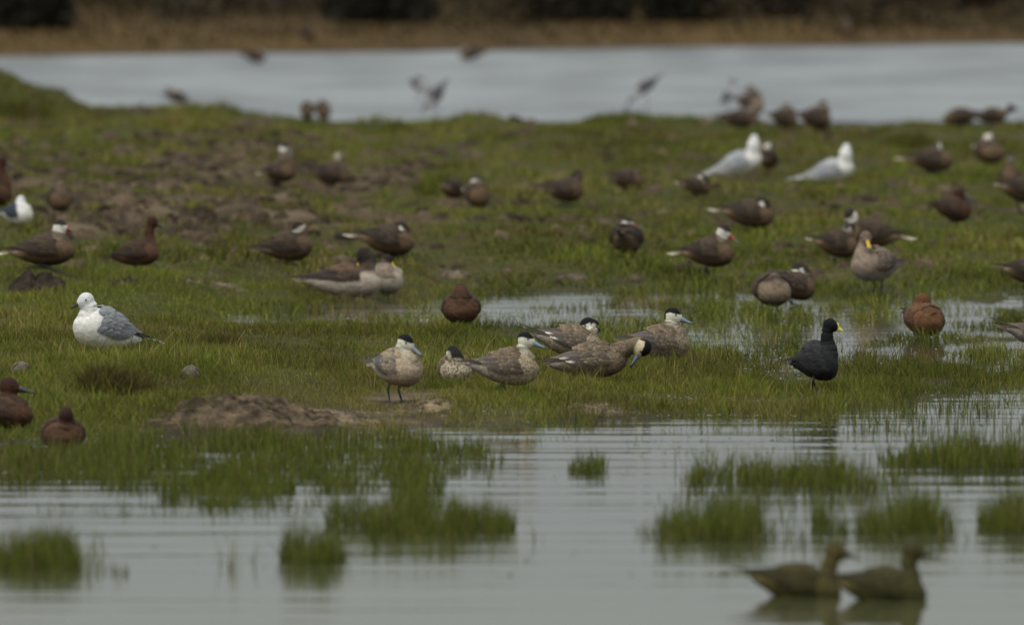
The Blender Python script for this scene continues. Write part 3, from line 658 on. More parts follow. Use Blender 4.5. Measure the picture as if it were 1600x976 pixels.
    # eyes
    for sgn in (1, -1):
        ec = C + f*hl*.14 + up*hl*.06 + sd*sgn*hl*.355
        er = hl*.052; mb = MB()
        a_ = [(ec + sd*sgn*er*z, f*er*math.sqrt(max(1-z*z, .0)), up*er*math.sqrt(max(1-z*z, .0))) for z in (-.95, -.5, 0, .5, .95)]
        mb.add(*loft(a_, 8), c=(.01, .006, .005)); link('eye', mb.mesh('eye'), M['eye'], root)
    # wings: overlapping feathers laid over the trunk
    def surf(u, th, o, sgn):
        uu = max(u, 0.02); t, b, w = prof(uu)
        w = max(w, .26); hf_ = max((t-b)/2, .15)
        x = (u-.5)*L; z = (t+b)/2*H + hf_*H*math.sin(th); y = w*W/2*math.cos(th)
        o = (o + .003)*float(sm(.94, .70, uu)) - .003*float(sm(.80, .92, uu))
        if u < .02: y = w*W/2*math.cos(th) + 0.; z += (0.02-u)*L*(.0 + wingup)
        nrm = np.array([0, math.cos(th), math.sin(th)])
        p_ = np.array([x, y, z]) + nrm*o; p_[1] *= sgn
        return rot(p_)+off
    fine = vox < .0055
    def surf_raw(u, th, o, sgn):
        t, b, w = prof(min(max(u, .02), .97)); x = (u-.5)*L
        p_ = np.array([x, w*W/2*math.cos(th), (t+b)/2*H + (t-b)/2*H*math.sin(th)]) + np.array([0, math.cos(th), math.sin(th)])*o; p_[1] *= sgn
        return rot(p_)+off
    for sgn in (1, -1):
        mb = MB()
        def feather(u0, th0, ln, thd, wd, o, colf, edgef, m=5, bar=None):
            pts = []; cs = []
            for i in range(m+1):
                t = i/m; uc = u0-ln*t; thc = th0+thd*t; ww = wd*(math.sin(math.pi*min(.12+.80*t, 1))**.55 if t < 1 else .25)
                oo = o*(1+.9*t)
                for j, e in enumerate((-1, -.55, 0, .55, 1)):
                    pts.append(surf(uc, thc+e*ww*.5, oo - abs(e)**2*o*.45, sgn))
                    c = lerp(colf, edgef, .85 if (abs(e) == 1 or i == m) else (.15 if i == m-1 else 0))
                    if bar is not None and i >= m-1: c = bar
                    cs.append(c)
            i_ = np.arange((m+1)*5).reshape(m+1, 5)
            Qf = np.stack([i_[:-1, :-1], i_[:-1, 1:], i_[1:, 1:], i_[1:, :-1]], -1).reshape(-1, 4)
            mb.add(np.array(pts), Qf, c=np.hstack([np.array(cs)*r.uniform(.7, 1.25), np.full((len(cs), 1), k['spot']*.55 if u0-ln > .2 else 0)]))
        o0 = .0016*(L/.38)
        sc_, cv, se, pm = [np.array(c) for c in k['wing']]; ed = np.array(k['edge']); dropa = R({'coot': -30, 'paleduck': 12}.get(kind, -14))
        base_hi = R(82)
        # primaries: long, reaching past the tail root
        npm = 6
        for i in range(npm):
            feather(.34-.012*i, R(22)+R(6)*i, .34+.035*i + (.10 if kind == 'gull' else 0), R(22)-R(2)*i, R(26), o0*(1.2+.25*i), pm, lerp(pm, ed, .18), 6, bar=((.7, .7, .7) if kind == 'gull' and i % 2 else None))
        # secondaries / tertials
        for i in range(7):
            feather(.56-.025*i, dropa+R(11)*i, .30+.012*i, R(18), R(24), o0*(2.1+.2*i), se, lerp(se, ed, .5), 5, bar=np.array(k['bar']) if (i in (1, 3) and kind == 'puna') else None)
        # coverts in rows
        for row in range(4 if fine else 3):
            nn_ = 7 if fine else 6
            for i in range(nn_):
                feather(.62+.055*row - .012*i + r.uniform(-.015, .015), dropa+R(4)+R(13 if not fine else 12)*i+R(r.uniform(-3, 3)), (.17 if row < 2 else .13)*r.uniform(.8, 1.25), R(10), R(20), o0*(3.0+.5*row+.1*i), lerp(cv, se, max(0, .4-.2*row)), lerp(cv, ed, .75), 4)
        # scapulars over the shoulder
        for row in range(4 if fine else 3):
            for i in range(5):
                feather(.57+.075*row-.01*i+r.uniform(-.03, .03), R(42)+R(12)*i+R(r.uniform(-5, 5)), (.20-.02*row)*r.uniform(.75, 1.3), R(4), R(r.uniform(15, 23)), o0*(4.2+.45*row+.1*i), sc_, ed, 4)
        w = link('wing', mb.mesh('wing'), M['plumage'], root)
    if fine and kind not in ('coot', 'gull', 'wader'):
        mb = MB()
        for sgn in (1, -1):
            for row in range(9):
                for i in range(9):
                    uu_ = .30+.072*row + (.03 if i % 2 else 0); th = R(-58+13*i); tt_, bb_, _ = prof(min(uu_, 1)); vv = (tt_+bb_)/2+(tt_-bb_)/2*math.sin(th)
                    if th > R(20) and uu_ < .80: continue
                    fc = lerp(lerp(k['flank'], k['breast'], float(sm(.62, .85, uu_))), k['belly'], float(sm(-.18, -.42, vv)))
                    pts = []; ln = .085*r.uniform(.8, 1.3); wd = R(r.uniform(14, 20)); m_ = 3
                    for a_ in range(m_+1):
                        t = a_/m_; ww = wd*(.6, 1, .95, .35)[a_]
                        for e in (-1, 0, 1): pts.append(surf_raw(uu_-ln*t, th+e*ww*.5, .0012+.0035*t-.0018*abs(e), sgn))
                    i_ = np.arange(12).reshape(4, 3); Qf = np.stack([i_[:-1, :-1], i_[:-1, 1:], i_[1:, 1:], i_[1:, :-1]], -1).reshape(-1, 4)
                    cc_ = np.tile(fc*r.uniform(.84, 1.14), (12, 1)); cc_[9:] = cc_[9:]*1.12
                    mb.add(np.array(pts), Qf, c=np.hstack([cc_, np.full((12, 1), k['spot']*.8)]))
        link('flank_feathers', mb.mesh('flank_feathers'), M['plumage'], root, kind='stuff')
    # tail
    mb = MB(); tl = tail*L; tc_ = np.array(k['tail'])
    for i in range(7):
        e = (i-3)/3.; a0 = e*R(15); pts = []; cs = []
        rt = np.array([-.46*L, e*.05*W, .19*H - abs(e)*.02*H])
        dirv = np.array([-math.cos(a0), math.sin(a0)*.9, math.tan(R(tailup))]); sv_ = np.array([math.sin(a0), math.cos(a0), 0])
        ln = (tl + .06*L)*(1-.28*abs(e))
        for t, wv in ((0, .5), (.35, .9), (.75, .8), (1., .12)):
            for e2 in (-1, 0, 1):
                pts.append(rot(rt + dirv*ln*t + sv_*e2*wv*.075*W + np.array([0, 0, -abs(e2)*.004+.003*(3-abs(i-3))])) + off); cs.append(lerp(lerp(k['rump'], tc_, float(sm(.15, .5, t))), ed, .25*abs(e2)))
        i_ = np.arange(12).reshape(4, 3); Qf = np.stack([i_[:-1, :-1], i_[:-1, 1:], i_[1:, 1:], i_[1:, :-1]], -1).reshape(-1, 4)
        mb.add(np.array(pts), Qf, c=np.array(cs)*r.uniform(.9, 1.1))
    link('tail', mb.mesh('tail'), M['plumage'], root)
    # legs
    if leg > .004 and legs:
        for sgn in (1, -1):
            mb = MB(); fx = (.02*L)*sgn; fy = sgn*W*lsp*.75
            top_ = np.array([-.02*L, sgn*W*lsp*.7, leg+.12*H]); an = np.array([fx, fy, .012]); kn = lerp(top_, an, .45)+np.array([-.012, 0, 0])
            rr = .0054 if kind not in ('stilt', 'wader') else .0025
            if kind == 'gull': rr = .0034
            mb.add(*tube([top_, kn, an], [rr*2.1, rr*1.25, rr*1.05], 8), c=k['leg'])
            toe = .055 if kind != 'wader' else .025
            tips = [an+np.array([math.cos(a)*toe, math.sin(a)*toe, -.008]) for a in (-.45, 0, .45)]
            for tp in tips: mb.add(*tube([an, (an+tp)/2+np.array([0, 0, .002]), tp], [rr*1.1, rr*.9, rr*.4], 6), c=k['leg'])
            if kind not in ('coot', 'wader', 'stilt'):
                web = np.array([an+[0, 0, .002], tips[0]*.9+an*.1+[0, 0, .003], tips[1]+[0, 0, .002], tips[2]*.9+an*.1+[0, 0, .003], an-[0, 0, .003], tips[0]*.9+an*.1, tips[1], tips[2]*.9+an*.1])
                mb.add(web, [(0, 1, 2, 3), (4, 7, 6, 5), (0, 4, 5, 1), (1, 5, 6, 2), (2, 6, 7, 3), (3, 7, 4, 0)], c=np.array(k['leg'])*.9)
            link('leg', mb.mesh('leg'), M['horn'], root)
    return root

GP = 'puna teal type ducks on the near bank'
GP = 'black capped pale cheeked teal resting on the near bank'
GW = 'white cheeked pintail ducks resting on the island'
GC = 'red brown ducks with dark bills'
GF = 'blurred brown ducks along the lake edge'
F = .0052
# --- sharp birds on the near bank
bird('gull', 'large white gull with grey wings standing sharp in the grass at left', 'gull', None, 168, 549, -148, 122, 66, 60, leg=4, sink=4, pitch=23, head=(40, 81, 0), hyaw=-152, hpitch=-14, hs=1.08, vox=F, neckr=.50, tail=.15, tailup=0, legs=False, cols=dict(tail=(.018, .018, .02)))
bird('palepuna', 'pale plain teal with black cap standing with webbed feet on the mud', 'teal', GP, 618, 629, -38, 92, 58, 60, leg=25, pitch=7, head=(24, 95, -4), hyaw=-22, hpitch=-26, hs=.98, vox=F, neckr=.38, tail=.10)
bird('puna', 'black capped teal asleep and facing the camera beside the pale standing teal', 'teal', GP, 710, 596, -82, 84, 44, 52, leg=0, sink=4, pitch=2, head=(8, 45, -4), hyaw=112, hpitch=-22, hs=.92, vox=F, neckr=.42, tuck=True, cols=dict(flank=(.46, .39, .28), breast=(.46, .39, .28), belly=(.42, .35, .25)))
bird('puna', 'black capped teal standing in side view with blue bill, right of the sleeping one', 'teal', GP, 789, 616, -8, 108, 56, 56, leg=13, pitch=6, head=(33, 86, 0), hyaw=-6, hpitch=-13, hs=.98, vox=F, neckr=.36, tail=.08, cols=dict(bar=(.2, .165, .12), flank=(.44, .37, .29), belly=(.40, .33, .25)))
bird('puna', 'black capped teal with its bill tucked in its back behind the preening one', 'teal', GP, 888, 572, 2, 108, 50, 54, leg=10, pitch=-3, head=(29, 64, 0), hyaw=188, hpitch=-24, hs=1.0, vox=F, neckr=.42, tuck=True, tail=.06, wingup=.35, cols=dict(spot=.7))
bird('puna', 'speckled teal preening, its neck stretched forward and blue bill pointing down', 'teal', GP, 920, 598, -2, 124, 54, 54, leg=8, pitch=12, head=(86, 55, -20), hyaw=-22, hpitch=-116, hs=1.02, vox=F, neckr=.40, tail=.04, wingup=-.05, cols=dict(neck=(.19, .145, .095), back=(.13, .095, .06), flank=(.22, .17, .12), breast=(.29, .22, .15), belly=(.16, .13, .10), cheek=(.68, .58, .38)))
bird('puna', 'speckled teal with blue bill and tall neck, rightmost of the capped teal', 'teal', GP, 1028, 566, 4, 100, 54, 54, leg=2, pitch=5, head=(24, 74, 0), hyaw=-2, hpitch=-14, hs=1.0, vox=F, neckr=.40, cols=dict(bar=(.2, .165, .12), flank=(.25, .2, .145), breast=(.30, .24, .17), neck=(.40, .35, .26)))
bird('coot', 'black coot with yellow bill standing in the grass at right', 'coot', None, 1274, 614, -6, 70, 64, 54, leg=19, pitch=20, head=(24, 107, 0), hyaw=-4, hpitch=-14, hs=1.0, vox=F, neckr=.40, tail=.04, tailup=-4)
bird('cinnamon', 'round red brown duck asleep facing the camera beside the narrow puddle', 'duck', GC, 720, 511, -88, 84, 46, 58, leg=6, head=(8, 57, 0), hyaw=88, hpitch=-20, hs=1.02, vox=F, neckr=.46, tuck=True)
bird('rusty', 'rusty orange duck sitting in the shallow water at right with its head sunk', 'duck', GC, 1440, 526, -60, 80, 48, 60, leg=2, head=(2, 55, 2), hyaw=-15, hpitch=-26, hs=1.08, vox=F, neckr=.42)
bird('cinnamon', 'red brown duck with grey bill cut by the left edge of the photo', 'duck', GC, 4, 671, -20, 100, 50, 58, leg=0, head=(12, 68, 0), hyaw=-3, hpitch=-6, hs=1.05, vox=F, neckr=.36, cols=dict(spot=.5))
bird('cinnamon', 'red brown duck sitting in the shallows with its bill buried in its breast', 'duck', GC, 98, 701, -86, 88, 50, 66, leg=0, sink=3, head=(28, 53, 4), hyaw=-95, hpitch=-70, hs=.95, vox=F, neckr=.42, cols=dict(spot=.6, back=(.11, .062, .035)), swim=True)
bird('wader', 'small speckled wader asleep in the grass right of the gull tussock', 'wader', 'small waders hidden in the grass', 297, 591, -70, 38, 27, 27, leg=0, sink=9, head=(2, 15, 0), hyaw=100, hpitch=-15, vox=F, tuck=True)
bird('wader', 'small grey wader half hidden in the grass left of the gull', 'wader', 'small waders hidden in the grass', 33, 582, -90, 36, 24, 27, leg=0, sink=9, head=(2, 13, 0), hyaw=90, hpitch=-15, vox=F, tuck=True)
bird('greyduck', 'grey brown duck with dark wing tips cut by the right edge of the photo', 'duck', None, 1618, 548, 10, 100, 42, 52, leg=2, head=(40, 62, 0), hpitch=-10, vox=.006, wingup=.3, pitch=-4, cols=dict(flank=(.30, .27, .23)))
# --- middle
bird('plain', 'pale breasted brown duck standing in the puddle, left of a close pair', 'duck', 'pair of pintails at the puddle', 1203, 488, -70, 80, 48, 58, leg=10, head=(0, 56, 2), hyaw=120, hpitch=-15, tuck=True, cols=dict(breast=(.25, .19, .13), cheek=(.6, .56, .48)))
bird('pintail', 'pintail with bright white cheek, right of the close pair at the puddle', 'duck', 'pair of pintails at the puddle', 1238, 478, 15, 74, 46, 48, leg=8, head=(8, 58, -4), hyaw=-150, hpitch=-20, tuck=True)
bird('greyduck', 'grey duck with yellow bill standing face on at the puddle', 'duck', None, 1370, 464, -142, 92, 54, 52, leg=24, pitch=10, head=(22, 94, 0), hyaw=-75, hpitch=-28, hs=.95, neckr=.40)
bird('pintail', 'pintail with head turned back, its pale tail at left, behind the yellow billed duck', 'duck', GW, 1306, 414, 5, 72, 42, leg=10, head=(22, 58, 4), hyaw=170, hpitch=-30, tuck=True, hs=.8, cols=dict(cheek=(.3, .25, .2)))
bird('pintail', 'pintail with raised white cheeked head and dark back, tail pointing right', 'duck', GW, 1362, 404, 176, 92, 46, leg=14, head=(34, 68, 0), hyaw=215, hpitch=-50, pitch=10, tail=.25, tailup=-4, cols=dict(bill=(.05, .04, .04)))
bird('pintail', 'pintail standing in side view with red bill and white tail', 'duck', GW, 1106, 437, -6, 84, 46, leg=19, pitch=8, head=(26, 77, 0), hyaw=-20, hpitch=-30, tail=.24, tailup=-2, hs=1.0, neckr=.38)
bird('pintail', 'pintail resting with tucked head just behind the red billed standing one', 'duck', GW, 1168, 366, 2, 84, 42, leg=9, head=(20, 50, -2), hyaw=185, hpitch=-20, tuck=True, tail=.24, tailup=0)
bird('pintail', 'pintail seen from behind alone in the middle of the grass', 'duck', GW, 978, 404, 80, 76, 46, 50, leg=7, head=(4, 57, -2), hyaw=-12, hpitch=-16, hs=.85, neckr=.45, cols=dict(rump=(.14, .10, .07), tail=(.13, .09, .065), flank=(.17, .12, .085)))
bird('cinnamon', 'small dark red duck alone in the grass at upper right', 'duck', GC, 1488, 350, 0, 60, 38, leg=3, head=(11, 48, 0), hyaw=-20, hpitch=-15, hs=.85)
bird('pintail', 'brown duck with dark wings cut by the right edge above the rusty duck', 'duck', GW, 1604, 462, 5, 80, 40, leg=16, head=(30, 60, 0), cols=dict(tail=(.2, .15, .1)))
bird('pintail', 'pintail standing near the right edge, head tucked, dark legs in the open', 'duck', GW, 1594, 334, 10, 70, 42, leg=16, head=(-2, 56, 0), hyaw=190, hpitch=-25, tuck=True, tail=.1, cols=dict(spot=.2))
bird('plain', 'dark upright duck behind the tucked pintail at the right edge', 'duck', GF, 1577, 296, -80, 50, 36, 30, leg=2, pitch=25, head=(8, 50, 0), hs=.7)
bird('gull', 'white gull facing right, left of the far pair of gulls', 'gull', 'far pair of white gulls', 1152, 281, 4, 82, 35, 34, leg=6, pitch=25, head=(27, 64, 0), hyaw=60, hpitch=-5, hs=.86, neckr=.62, cols=dict(wing=((.34, .35, .37), (.30, .31, .33), (.38, .39, .41), (.45, .46, .47)), edge=(.42, .43, .44), back=(.45, .45, .46)))
bird('gull', 'white gull facing right, right of the far pair of gulls', 'gull', 'far pair of white gulls', 1296, 291, 2, 80, 34, 32, leg=6, pitch=20, head=(27, 60, 0), hyaw=50, hpitch=-5, hs=.86, neckr=.62, cols=dict(wing=((.42, .43, .44), (.34, .35, .37), (.3, .31, .33), (.42, .43, .44)), edge=(.46, .47, .48), back=(.55, .55, .55)))
bird('gull', 'small white fronted gull with black wing at the far left', 'gull', None, 26, 356, -28, 54, 34, 34, leg=5, pitch=10, head=(8, 43, 0), hyaw=60, hpitch=-5, hs=.85, neckr=.5, cols=dict(wing=((.04, .05, .07),)*4, back=(.06, .07, .09), edge=(.06, .07, .09)))
bird('pintail', 'sitting pintail with round white cheek left of the far gulls', 'duck', GW, 1086, 306, 10, 50, 28, leg=0, head=(8, 26, 0), hyaw=180, hpitch=-15, tuck=True, hs=1.0, cols=dict(capz=.22))
bird('plain', 'pale headed brown duck lying behind a green hummock in the middle', 'duck', GW, 978, 298, 5, 56, 32, leg=0, head=(4, 27, 0), hyaw=170, hpitch=-15, tuck=True)
bird('plain', 'dark headed brown duck standing in front of the lying pale headed one', 'duck', GW, 881, 322, 5, 60, 38, leg=5, pitch=8, head=(20, 46, 0), hyaw=180, hpitch=-30, tuck=True, cols=dict(cap=(.03, .02, .018), cheek=(.12, .09, .07)))
bird('pintail', 'dark sleeping pintail, right of the pair on the olive tussock', 'duck', 'two pintails asleep by the olive tussock', 743, 326, -60, 58, 38, 38, leg=2, head=(0, 45, 0), hyaw=150, hpitch=-20, tuck=True, hs=.85)
bird('pintail', 'pale cheeked pintail half hidden, left of the pair on the olive tussock', 'duck', 'two pintails asleep by the olive tussock', 706, 312, 60, 52, 32, leg=0, head=(2, 28, 0), hyaw=220, hpitch=-15, tuck=True, hs=.85)
bird('plain', 'brown duck with pale head lying on the far left grass', 'duck', GW, 516, 294, 5, 64, 38, leg=1, head=(12, 50, 0), hyaw=60, hpitch=-10, hs=.75, cols=dict(cheek=(.5, .45, .37), cap=(.3, .26, .2)))
bird('pintail', 'duck standing upright with white throat and pale tail, left of the lying one', 'duck', GW, 436, 296, -20, 54, 34, 34, leg=11, pitch=15, head=(10, 66, 0), hyaw=-60, hpitch=-20, hs=.85, neckr=.6, tail=.2, cols=dict(bill=(.05, .04, .04)))
bird('plain', 'brown duck with dark tucked head left of the pale yellow billed ducks', 'duck', GW, 447, 412, 8, 86, 46, leg=4, pitch=14, head=(18, 57, 0), hyaw=186, hpitch=-35, tuck=True, hs=.88, cols=dict(cap=(.03, .022, .018), capz=-.02, cheek=(.45, .42, .36)))
bird('pintail', 'large pintail with tucked head and cream tail behind the pale ducks', 'duck', GW, 603, 402, 2, 90, 46, leg=2, head=(20, 46, 0), hyaw=184, hpitch=-30, tuck=True, tail=.24, tailup=0)
bird('paleduck', 'pale duck with dark back and black tucked head, longest on the mud edge', 'duck', 'pale yellow billed ducks side by side', 535, 468, 0, 122, 50, 54, leg=2, pitch=5, head=(33, 69, 0), hyaw=170, hpitch=-55, hs=1.15, tuck=True, tail=.12, cols=dict(neck=(.06, .045, .033)))
bird('paleduck', 'pale duck showing a yellow bill behind the long dark backed one', 'duck', 'pale yellow billed ducks side by side', 598, 462, 10, 66, 46, 48, leg=2, head=(8, 56, 0), hyaw=-20, hpitch=-35, hs=.8, cols=dict(neck=(.2, .15, .11), cheek=(.16, .12, .09), back=(.28, .22, .17), wing=((.28, .22, .17),)*4))
bird('cinnamon', 'red brown duck with a long raised neck on the bare mud', 'duck', GC, 212, 420, 8, 76, 40, leg=4, pitch=16, head=(27, 74, 0), hyaw=-10, hpitch=-18, hs=.82, neckr=.36, cols=dict(flank=(.11, .058, .035), breast=(.13, .065, .04)))
bird('pintail', 'pintail with bright white cheek and red bill low on the mud at left', 'duck', GW, 66, 417, 4, 104, 46, leg=2, pitch=9, head=(28, 64, 0), hyaw=-8, hpitch=-10, hs=1.0, tail=.2, tailup=0, neckr=.45, billlen=.5)
bird('plain', 'pale faced duck dozing on the mud above the white cheeked pintail', 'duck', GW, 92, 336, -75, 58, 38, 38, leg=5, head=(8, 44, 0), hyaw=-95, hpitch=-50, hs=.9, cols=dict(cheek=(.30, .24, .18), cap=(.14, .1, .07)))
bird('cinnamon', 'dark red duck with tall raised neck cut by the left edge', 'duck', GC, -6, 327, -10, 50, 38, leg=5, pitch=15, head=(10, 76, 0), hyaw=-20, hpitch=-20, hs=.75, neckr=.42)
bird('pintail', 'pintail with white head and cream tail crouching at upper right', 'duck', GW, 1452, 272, 4, 76, 36, leg=3, pitch=4, head=(14, 44, 0), hyaw=60, hpitch=-10, hs=.62, tail=.2, tailup=0, cols=dict(capz=.3))
bird('pintail', 'pintail with pale upright face and dark belly below the lake edge ducks', 'duck', GW, 1543, 262, -60, 62, 36, 44, leg=6, head=(4, 48, -2), hyaw=-120, hpitch=-20, hs=.85, cols=dict(capz=.3, belly=(.03, .03, .018)))
bird('pintail', 'brown duck mostly hidden behind the left far gull', 'duck', GW, 1200, 268, 60, 46, 30, leg=4, head=(0, 40, 0), hyaw=200, hpitch=-20, tuck=True, hs=.8, cols=dict(capz=.25))
# --- along the lake edge
bird('plain', 'dark duck on the lake edge, left of a tight blurred pair', 'duck', GF, 479, 188, -80, 40, 26, 19, leg=1, head=(2, 27, 0), hs=.55, hyaw=90, tuck=True)
bird('plain', 'dark duck on the lake edge, right of a tight blurred pair', 'duck', GF, 503, 188, -60, 42, 27, 20, leg=1, head=(2, 29, 0), hs=.6, hyaw=100, tuck=True)
bird('plain', 'brown duck crouching at the bottom of the lake edge cluster', 'duck', GF, 1155, 204, 5, 66, 28, leg=2, head=(18, 36, 0), hyaw=190, tuck=True, hs=.85, cols=dict(flank=(.13, .075, .05)))
bird('plain', 'pale fronted brown duck at the top right of the lake edge cluster', 'duck', GF, 1172, 186, -30, 46, 34, leg=5, head=(0, 48, 0), hyaw=150, tuck=True, hs=.8, cols=dict(breast=(.3, .22, .16), flank=(.17, .1, .065)))
bird('stilt', 'slim grey wader standing at the left of the lake edge cluster', 'wader', 'blurred waders in the shallow lake', 1138, 180, -20, 30, 14, leg=18, pitch=50, head=(6, 54, 0), hs=1.0)
bird('plain', 'dark duck on the lake edge right of the cluster, its head sunk', 'duck', GF, 1224, 204, 0, 44, 30, leg=3, head=(4, 38, 0), hyaw=170, tuck=True, hs=.65)
bird('plain', 'dark brown duck with raised head on the lake edge above the right far gull', 'duck', GF, 1273, 205, 5, 52, 32, leg=3, head=(12, 42, 0), hyaw=180, tuck=True, hs=.8)
bird('plain', 'dark brown duck lying flat on the lake edge at right, left of two', 'duck', GF, 1503, 200, 180, 60, 26, leg=3, head=(20, 18, 0), hs=.8, cols=dict(flank=(.11, .055, .035)))
bird('plain', 'brown duck stretching its dark head forward on the lake edge at right', 'duck', GF, 1548, 200, 0, 50, 24, leg=7, head=(32, 32, 0), hs=.7, pitch=12, hpitch=0, cols=dict(cap=(.02, .015, .015), cheek=(.025, .02, .02), flank=(.12, .06, .04)))
SW = 'blurred waders in the shallow lake'
bird('stilt', 'blurred dark wader head down in the lake, left of two', 'wader', SW, 654, 158, -40, 34, 22, leg=14, head=(12, 22, 0), hpitch=-50, swim=True)
bird('stilt', 'blurred wader with tail and wings raised in the lake, right of two', 'wader', SW, 682, 182, 205, 48, 22, leg=14, pitch=-38, head=(20, 14, 0), hpitch=-50, swim=True, wingup=.2)
bird('stilt', 'blurred slim wader feeding alone in the lake, tail raised to the right', 'wader', SW, 1010, 178, 188, 52, 17, leg=26, pitch=-28, head=(26, 20, 0), hpitch=-50, swim=True)
bird('plain', 'pale grey bird swimming in the lake at left', 'duck', 'birds swimming far out on the lake', 277, 162, 5, 40, 17, leg=0, head=(-14, 22, 0), hs=.6, swim=True, cols=dict(flank=(.2, .19, .18), breast=(.2, .19, .18), back=(.16, .15, .15)))
bird('stilt', 'faint grey wader at the left end of the lake', 'wader', SW, 54, 160, -60, 26, 17, leg=8, head=(2, 24, 0), swim=True)
GB = 'dark blurred ducks at the foot of the far bank'
bird('plain', 'dark duck at the far waterline, leftmost below the brown bank', 'duck', GB, 396, 98, 0, 40, 17, leg=1, head=(14, 20, 0), hs=.7, swim=True)
bird('plain', 'dark duck at the far waterline, above the two feeding waders', 'duck', GB, 738, 94, 180, 42, 16, leg=1, head=(12, 19, 0), hs=.7, swim=True)
bird('plain', 'small dark duck resting up on the far bank above the leftmost one', 'duck', GB, 480, 62, 0, 28, 16, leg=2, head=(4, 18, 0), hs=.6, tuck=True, hyaw=180)
bird('plain', 'small dark duck upright on the far bank at right', 'duck', GB, 1323, 58, -80, 28, 20, leg=2, head=(2, 27, 0), hs=.6)
# --- swimming in front
GS = 'two out of focus ducks swimming in the foreground'
bird('swimmer', 'blurred olive duck swimming in front with upturned tail, the left one', 'duck', GS, 1243, 930, 0, 146, 64, 58, leg=0, sink=21, head=(62, 70, 0), hyaw=5, hpitch=-6, hs=.98, swim=True, vox=.007, neckr=.36, tail=.13, tailup=28, pitch=-4)
bird('swimmer', 'blurred darker olive duck swimming in front with pointed bill, the right one', 'duck', GS, 1377, 936, 2, 144, 66, 60, leg=0, sink=21, head=(50, 78, 0), hyaw=-2, hpitch=-8, hs=1.0, swim=True, vox=.007, neckr=.36, tail=.10, pitch=-2, cols=dict(flank=(.076, .070, .022), cheek=(.066, .060, .020), neck=(.062, .056, .019), breast=(.062, .056, .019), cap=(.05, .045, .017)))

# ------------------------------------------------------------------ dark shrubs on the far bank
def shrub(label, px, py, wpx, hm, seed, n=7000, tone=1.):
    p = at(px, py); s = FPX/p[1]; w = wpx/s/2; r = np.random.default_rng(seed)
    root = link('shrub', None, label=label, category='shrub', group='dark shrubs on the far bank'); root.location = p
    mb = MB(); lobes = []
    for i in range(7):
        a = r.uniform(0, 6.28); tip = np.array([math.cos(a)*w*r.uniform(.3, .8), math.sin(a)*w*r.uniform(.3, .8), hm*r.uniform(.45, .85)])
        midp = tip*[.45, .45, .5]; mb.add(*tube([[0, 0, -.1], midp, tip], [.045, .03, .012], 7)); lobes.append((tip, r.uniform(.3, .5)*w+.15)); lobes.append((tip*[1.1, 1.1, .5], r.uniform(.35, .5)*w+.1)); lobes.append((tip*[1.25, .9, .12], r.uniform(.3, .42)*w+.1)); lobes.append((tip*[-1.1, .9, .15], r.uniform(.3, .42)*w+.1))
    link('trunk', mb.mesh('trunk'), M['bark'], root)
    pts = []
    for c, rad in lobes:
        k = n//len(lobes); d = r.normal(size=(k, 3)); d /= np.linalg.norm(d, axis=1)[:, None]
        pts.append(c + d*rad*(r.uniform(.2, 1, (k, 1))**.5)*[1, 1, 1.1])
    c = np.vstack(pts); c = c[c[:, 2] > -.02]; k = len(c)
    a = r.normal(size=(k, 3)); a /= np.linalg.norm(a, axis=1)[:, None]; b = r.normal(size=(k, 3)); b -= (b*a).sum(1)[:, None]*a; b /= np.linalg.norm(b, axis=1)[:, None]
    sz = r.uniform(.03, .07, (k, 1))
    V = np.stack([c-a*sz, c+b*sz*.5, c+a*sz, c-b*sz*.5], 1).reshape(-1, 3); Q = np.arange(4*k).reshape(-1, 4)
    cc = np.repeat(np.array([.017, .014, .009])*tone*r.uniform(.5, 1.7, (k, 1)), 4, axis=0)
    link('crown', mesh_np('crown', V, Q, None, cc, smooth=False), M['leaf'], root)
for i, a in enumerate([('black shrub in the top left corner of the photo', 30, 44, 150, 1.6), ('low dark shrub between the corner shrub and the middle one', 215, 2, 130, 1.0),
     ('wide black shrub at the top, left of the middle', 598, 34, 175, 1.9), ('dark shrub at the top in the middle', 905, 32, 120, 1.5), ('blackest shrub at the top, right of the middle', 1062, 34, 100, 1.8),
     ('narrow dark shrub right of the blackest one', 1215, 24, 90, 1.6), ('shrub beyond the pale patch of far bank at right', 1335, 8, 90, 1.4), ('dark shrub in the top right corner', 1545, 8, 190, 1.6),
     ('brownish shrub on the far bank above the feeding waders', 800, 4, 160, 1.2)]):
    shrub(*a, seed=50+i, tone=(1.3, 2.4, 1.5, 2.2, 1.2, 1.8, 2.4, 1.5, 2.6)[i])
for i, (lb, px, py, w_, h_) in enumerate([('low brown scrub at the top between the corner shrub and the widest shrub', 400, -2, 230, .9), ('thin brown scrub left of the blackest shrub', 985, 10, 110, .9), ('low scrub between the narrow shrub and the pale patch', 1280, -4, 120, .9), ('low scrub left of the top right corner shrub', 1440, 4, 120, 1.0)]):
    shrub(lb, px, py, w_, h_, seed=80+i, tone=1.7)
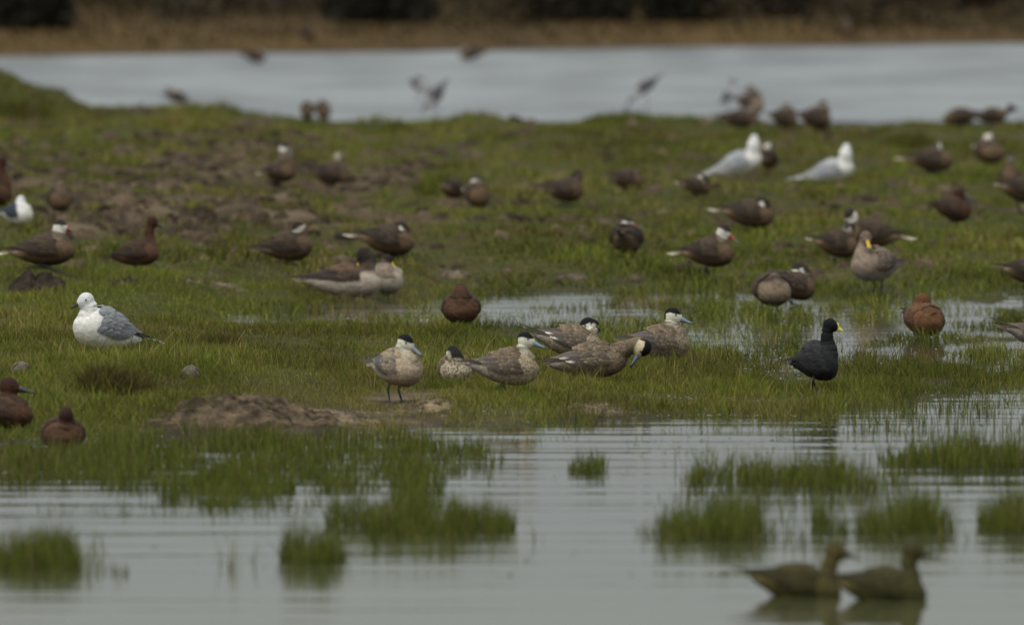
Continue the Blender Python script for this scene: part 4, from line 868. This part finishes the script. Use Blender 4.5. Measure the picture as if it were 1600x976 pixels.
# low brown scrub scattered over the far bank, one mass
rs = np.random.default_rng(99); cs_ = []
for _ in range(300):
    yy = rs.uniform(165, 184); xx = rs.uniform(-8.5, 8.5); rd = rs.uniform(.12, .55); k = 150
    d = rs.normal(size=(k, 3)); d /= np.linalg.norm(d, axis=1)[:, None]; q = d*rd*rs.uniform(.2, 1, (k, 1))**.5*[1.5, 1, .8] + [xx, yy, float(height(xx, yy))+.05]
    cs_.append(np.hstack([q, np.full((k, 1), rs.uniform(.5, 1.6))]))
c4 = np.vstack(cs_); c = c4[:, :3]; k = len(c); a = rs.normal(size=(k, 3)); a /= np.linalg.norm(a, axis=1)[:, None]; b = rs.normal(size=(k, 3)); b -= (b*a).sum(1)[:, None]*a; b /= np.linalg.norm(b, axis=1)[:, None]
sz = rs.uniform(.03, .06, (k, 1)); V = np.stack([c-a*sz, c+b*sz*.5, c+a*sz, c-b*sz*.5], 1).reshape(-1, 3)
link('bank_scrub', mesh_np('bank_scrub', V, np.arange(4*k).reshape(-1, 4), None, np.repeat(np.array([.045, .033, .016])*c4[:, 3:]*rs.uniform(.7, 1.3, (k, 1)), 4, axis=0), smooth=False), M['leaf'], kind='stuff', label='low brown scrub scattered over the far bank', category='scrub')
# far bank dry grass
n = 16000
x = rng.uniform(-9, 9, n); y = rng.uniform(158, 192, n); z = height(x, y); kk = z > .02; x, y, z = x[kk], y[kk], z[kk]
c = np.where((rng.uniform(0, 1, len(x)) < .5)[:, None], [[.09, .058, .018]], [[.055, .045, .014]])*rng.uniform(.6, 1.3, (len(x), 1))*(.7+.5*(.5+.5*fbm(x*.7, y*.3, 131)))[:, None]
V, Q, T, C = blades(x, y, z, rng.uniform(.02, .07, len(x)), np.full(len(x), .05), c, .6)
link('dry_grass', mesh_np('dry_grass', V, Q, T, C, smooth=False), M['grass'], kind='stuff', label='dry brown grass on the far bank of the lake', category='grass')
print('birds', COUNT[0], 'tris', sum(sum(len(p.vertices)-2 for p in m.polygons) if len(m.polygons) < 3000 else len(m.polygons)*1.7 for m in bpy.data.meshes))
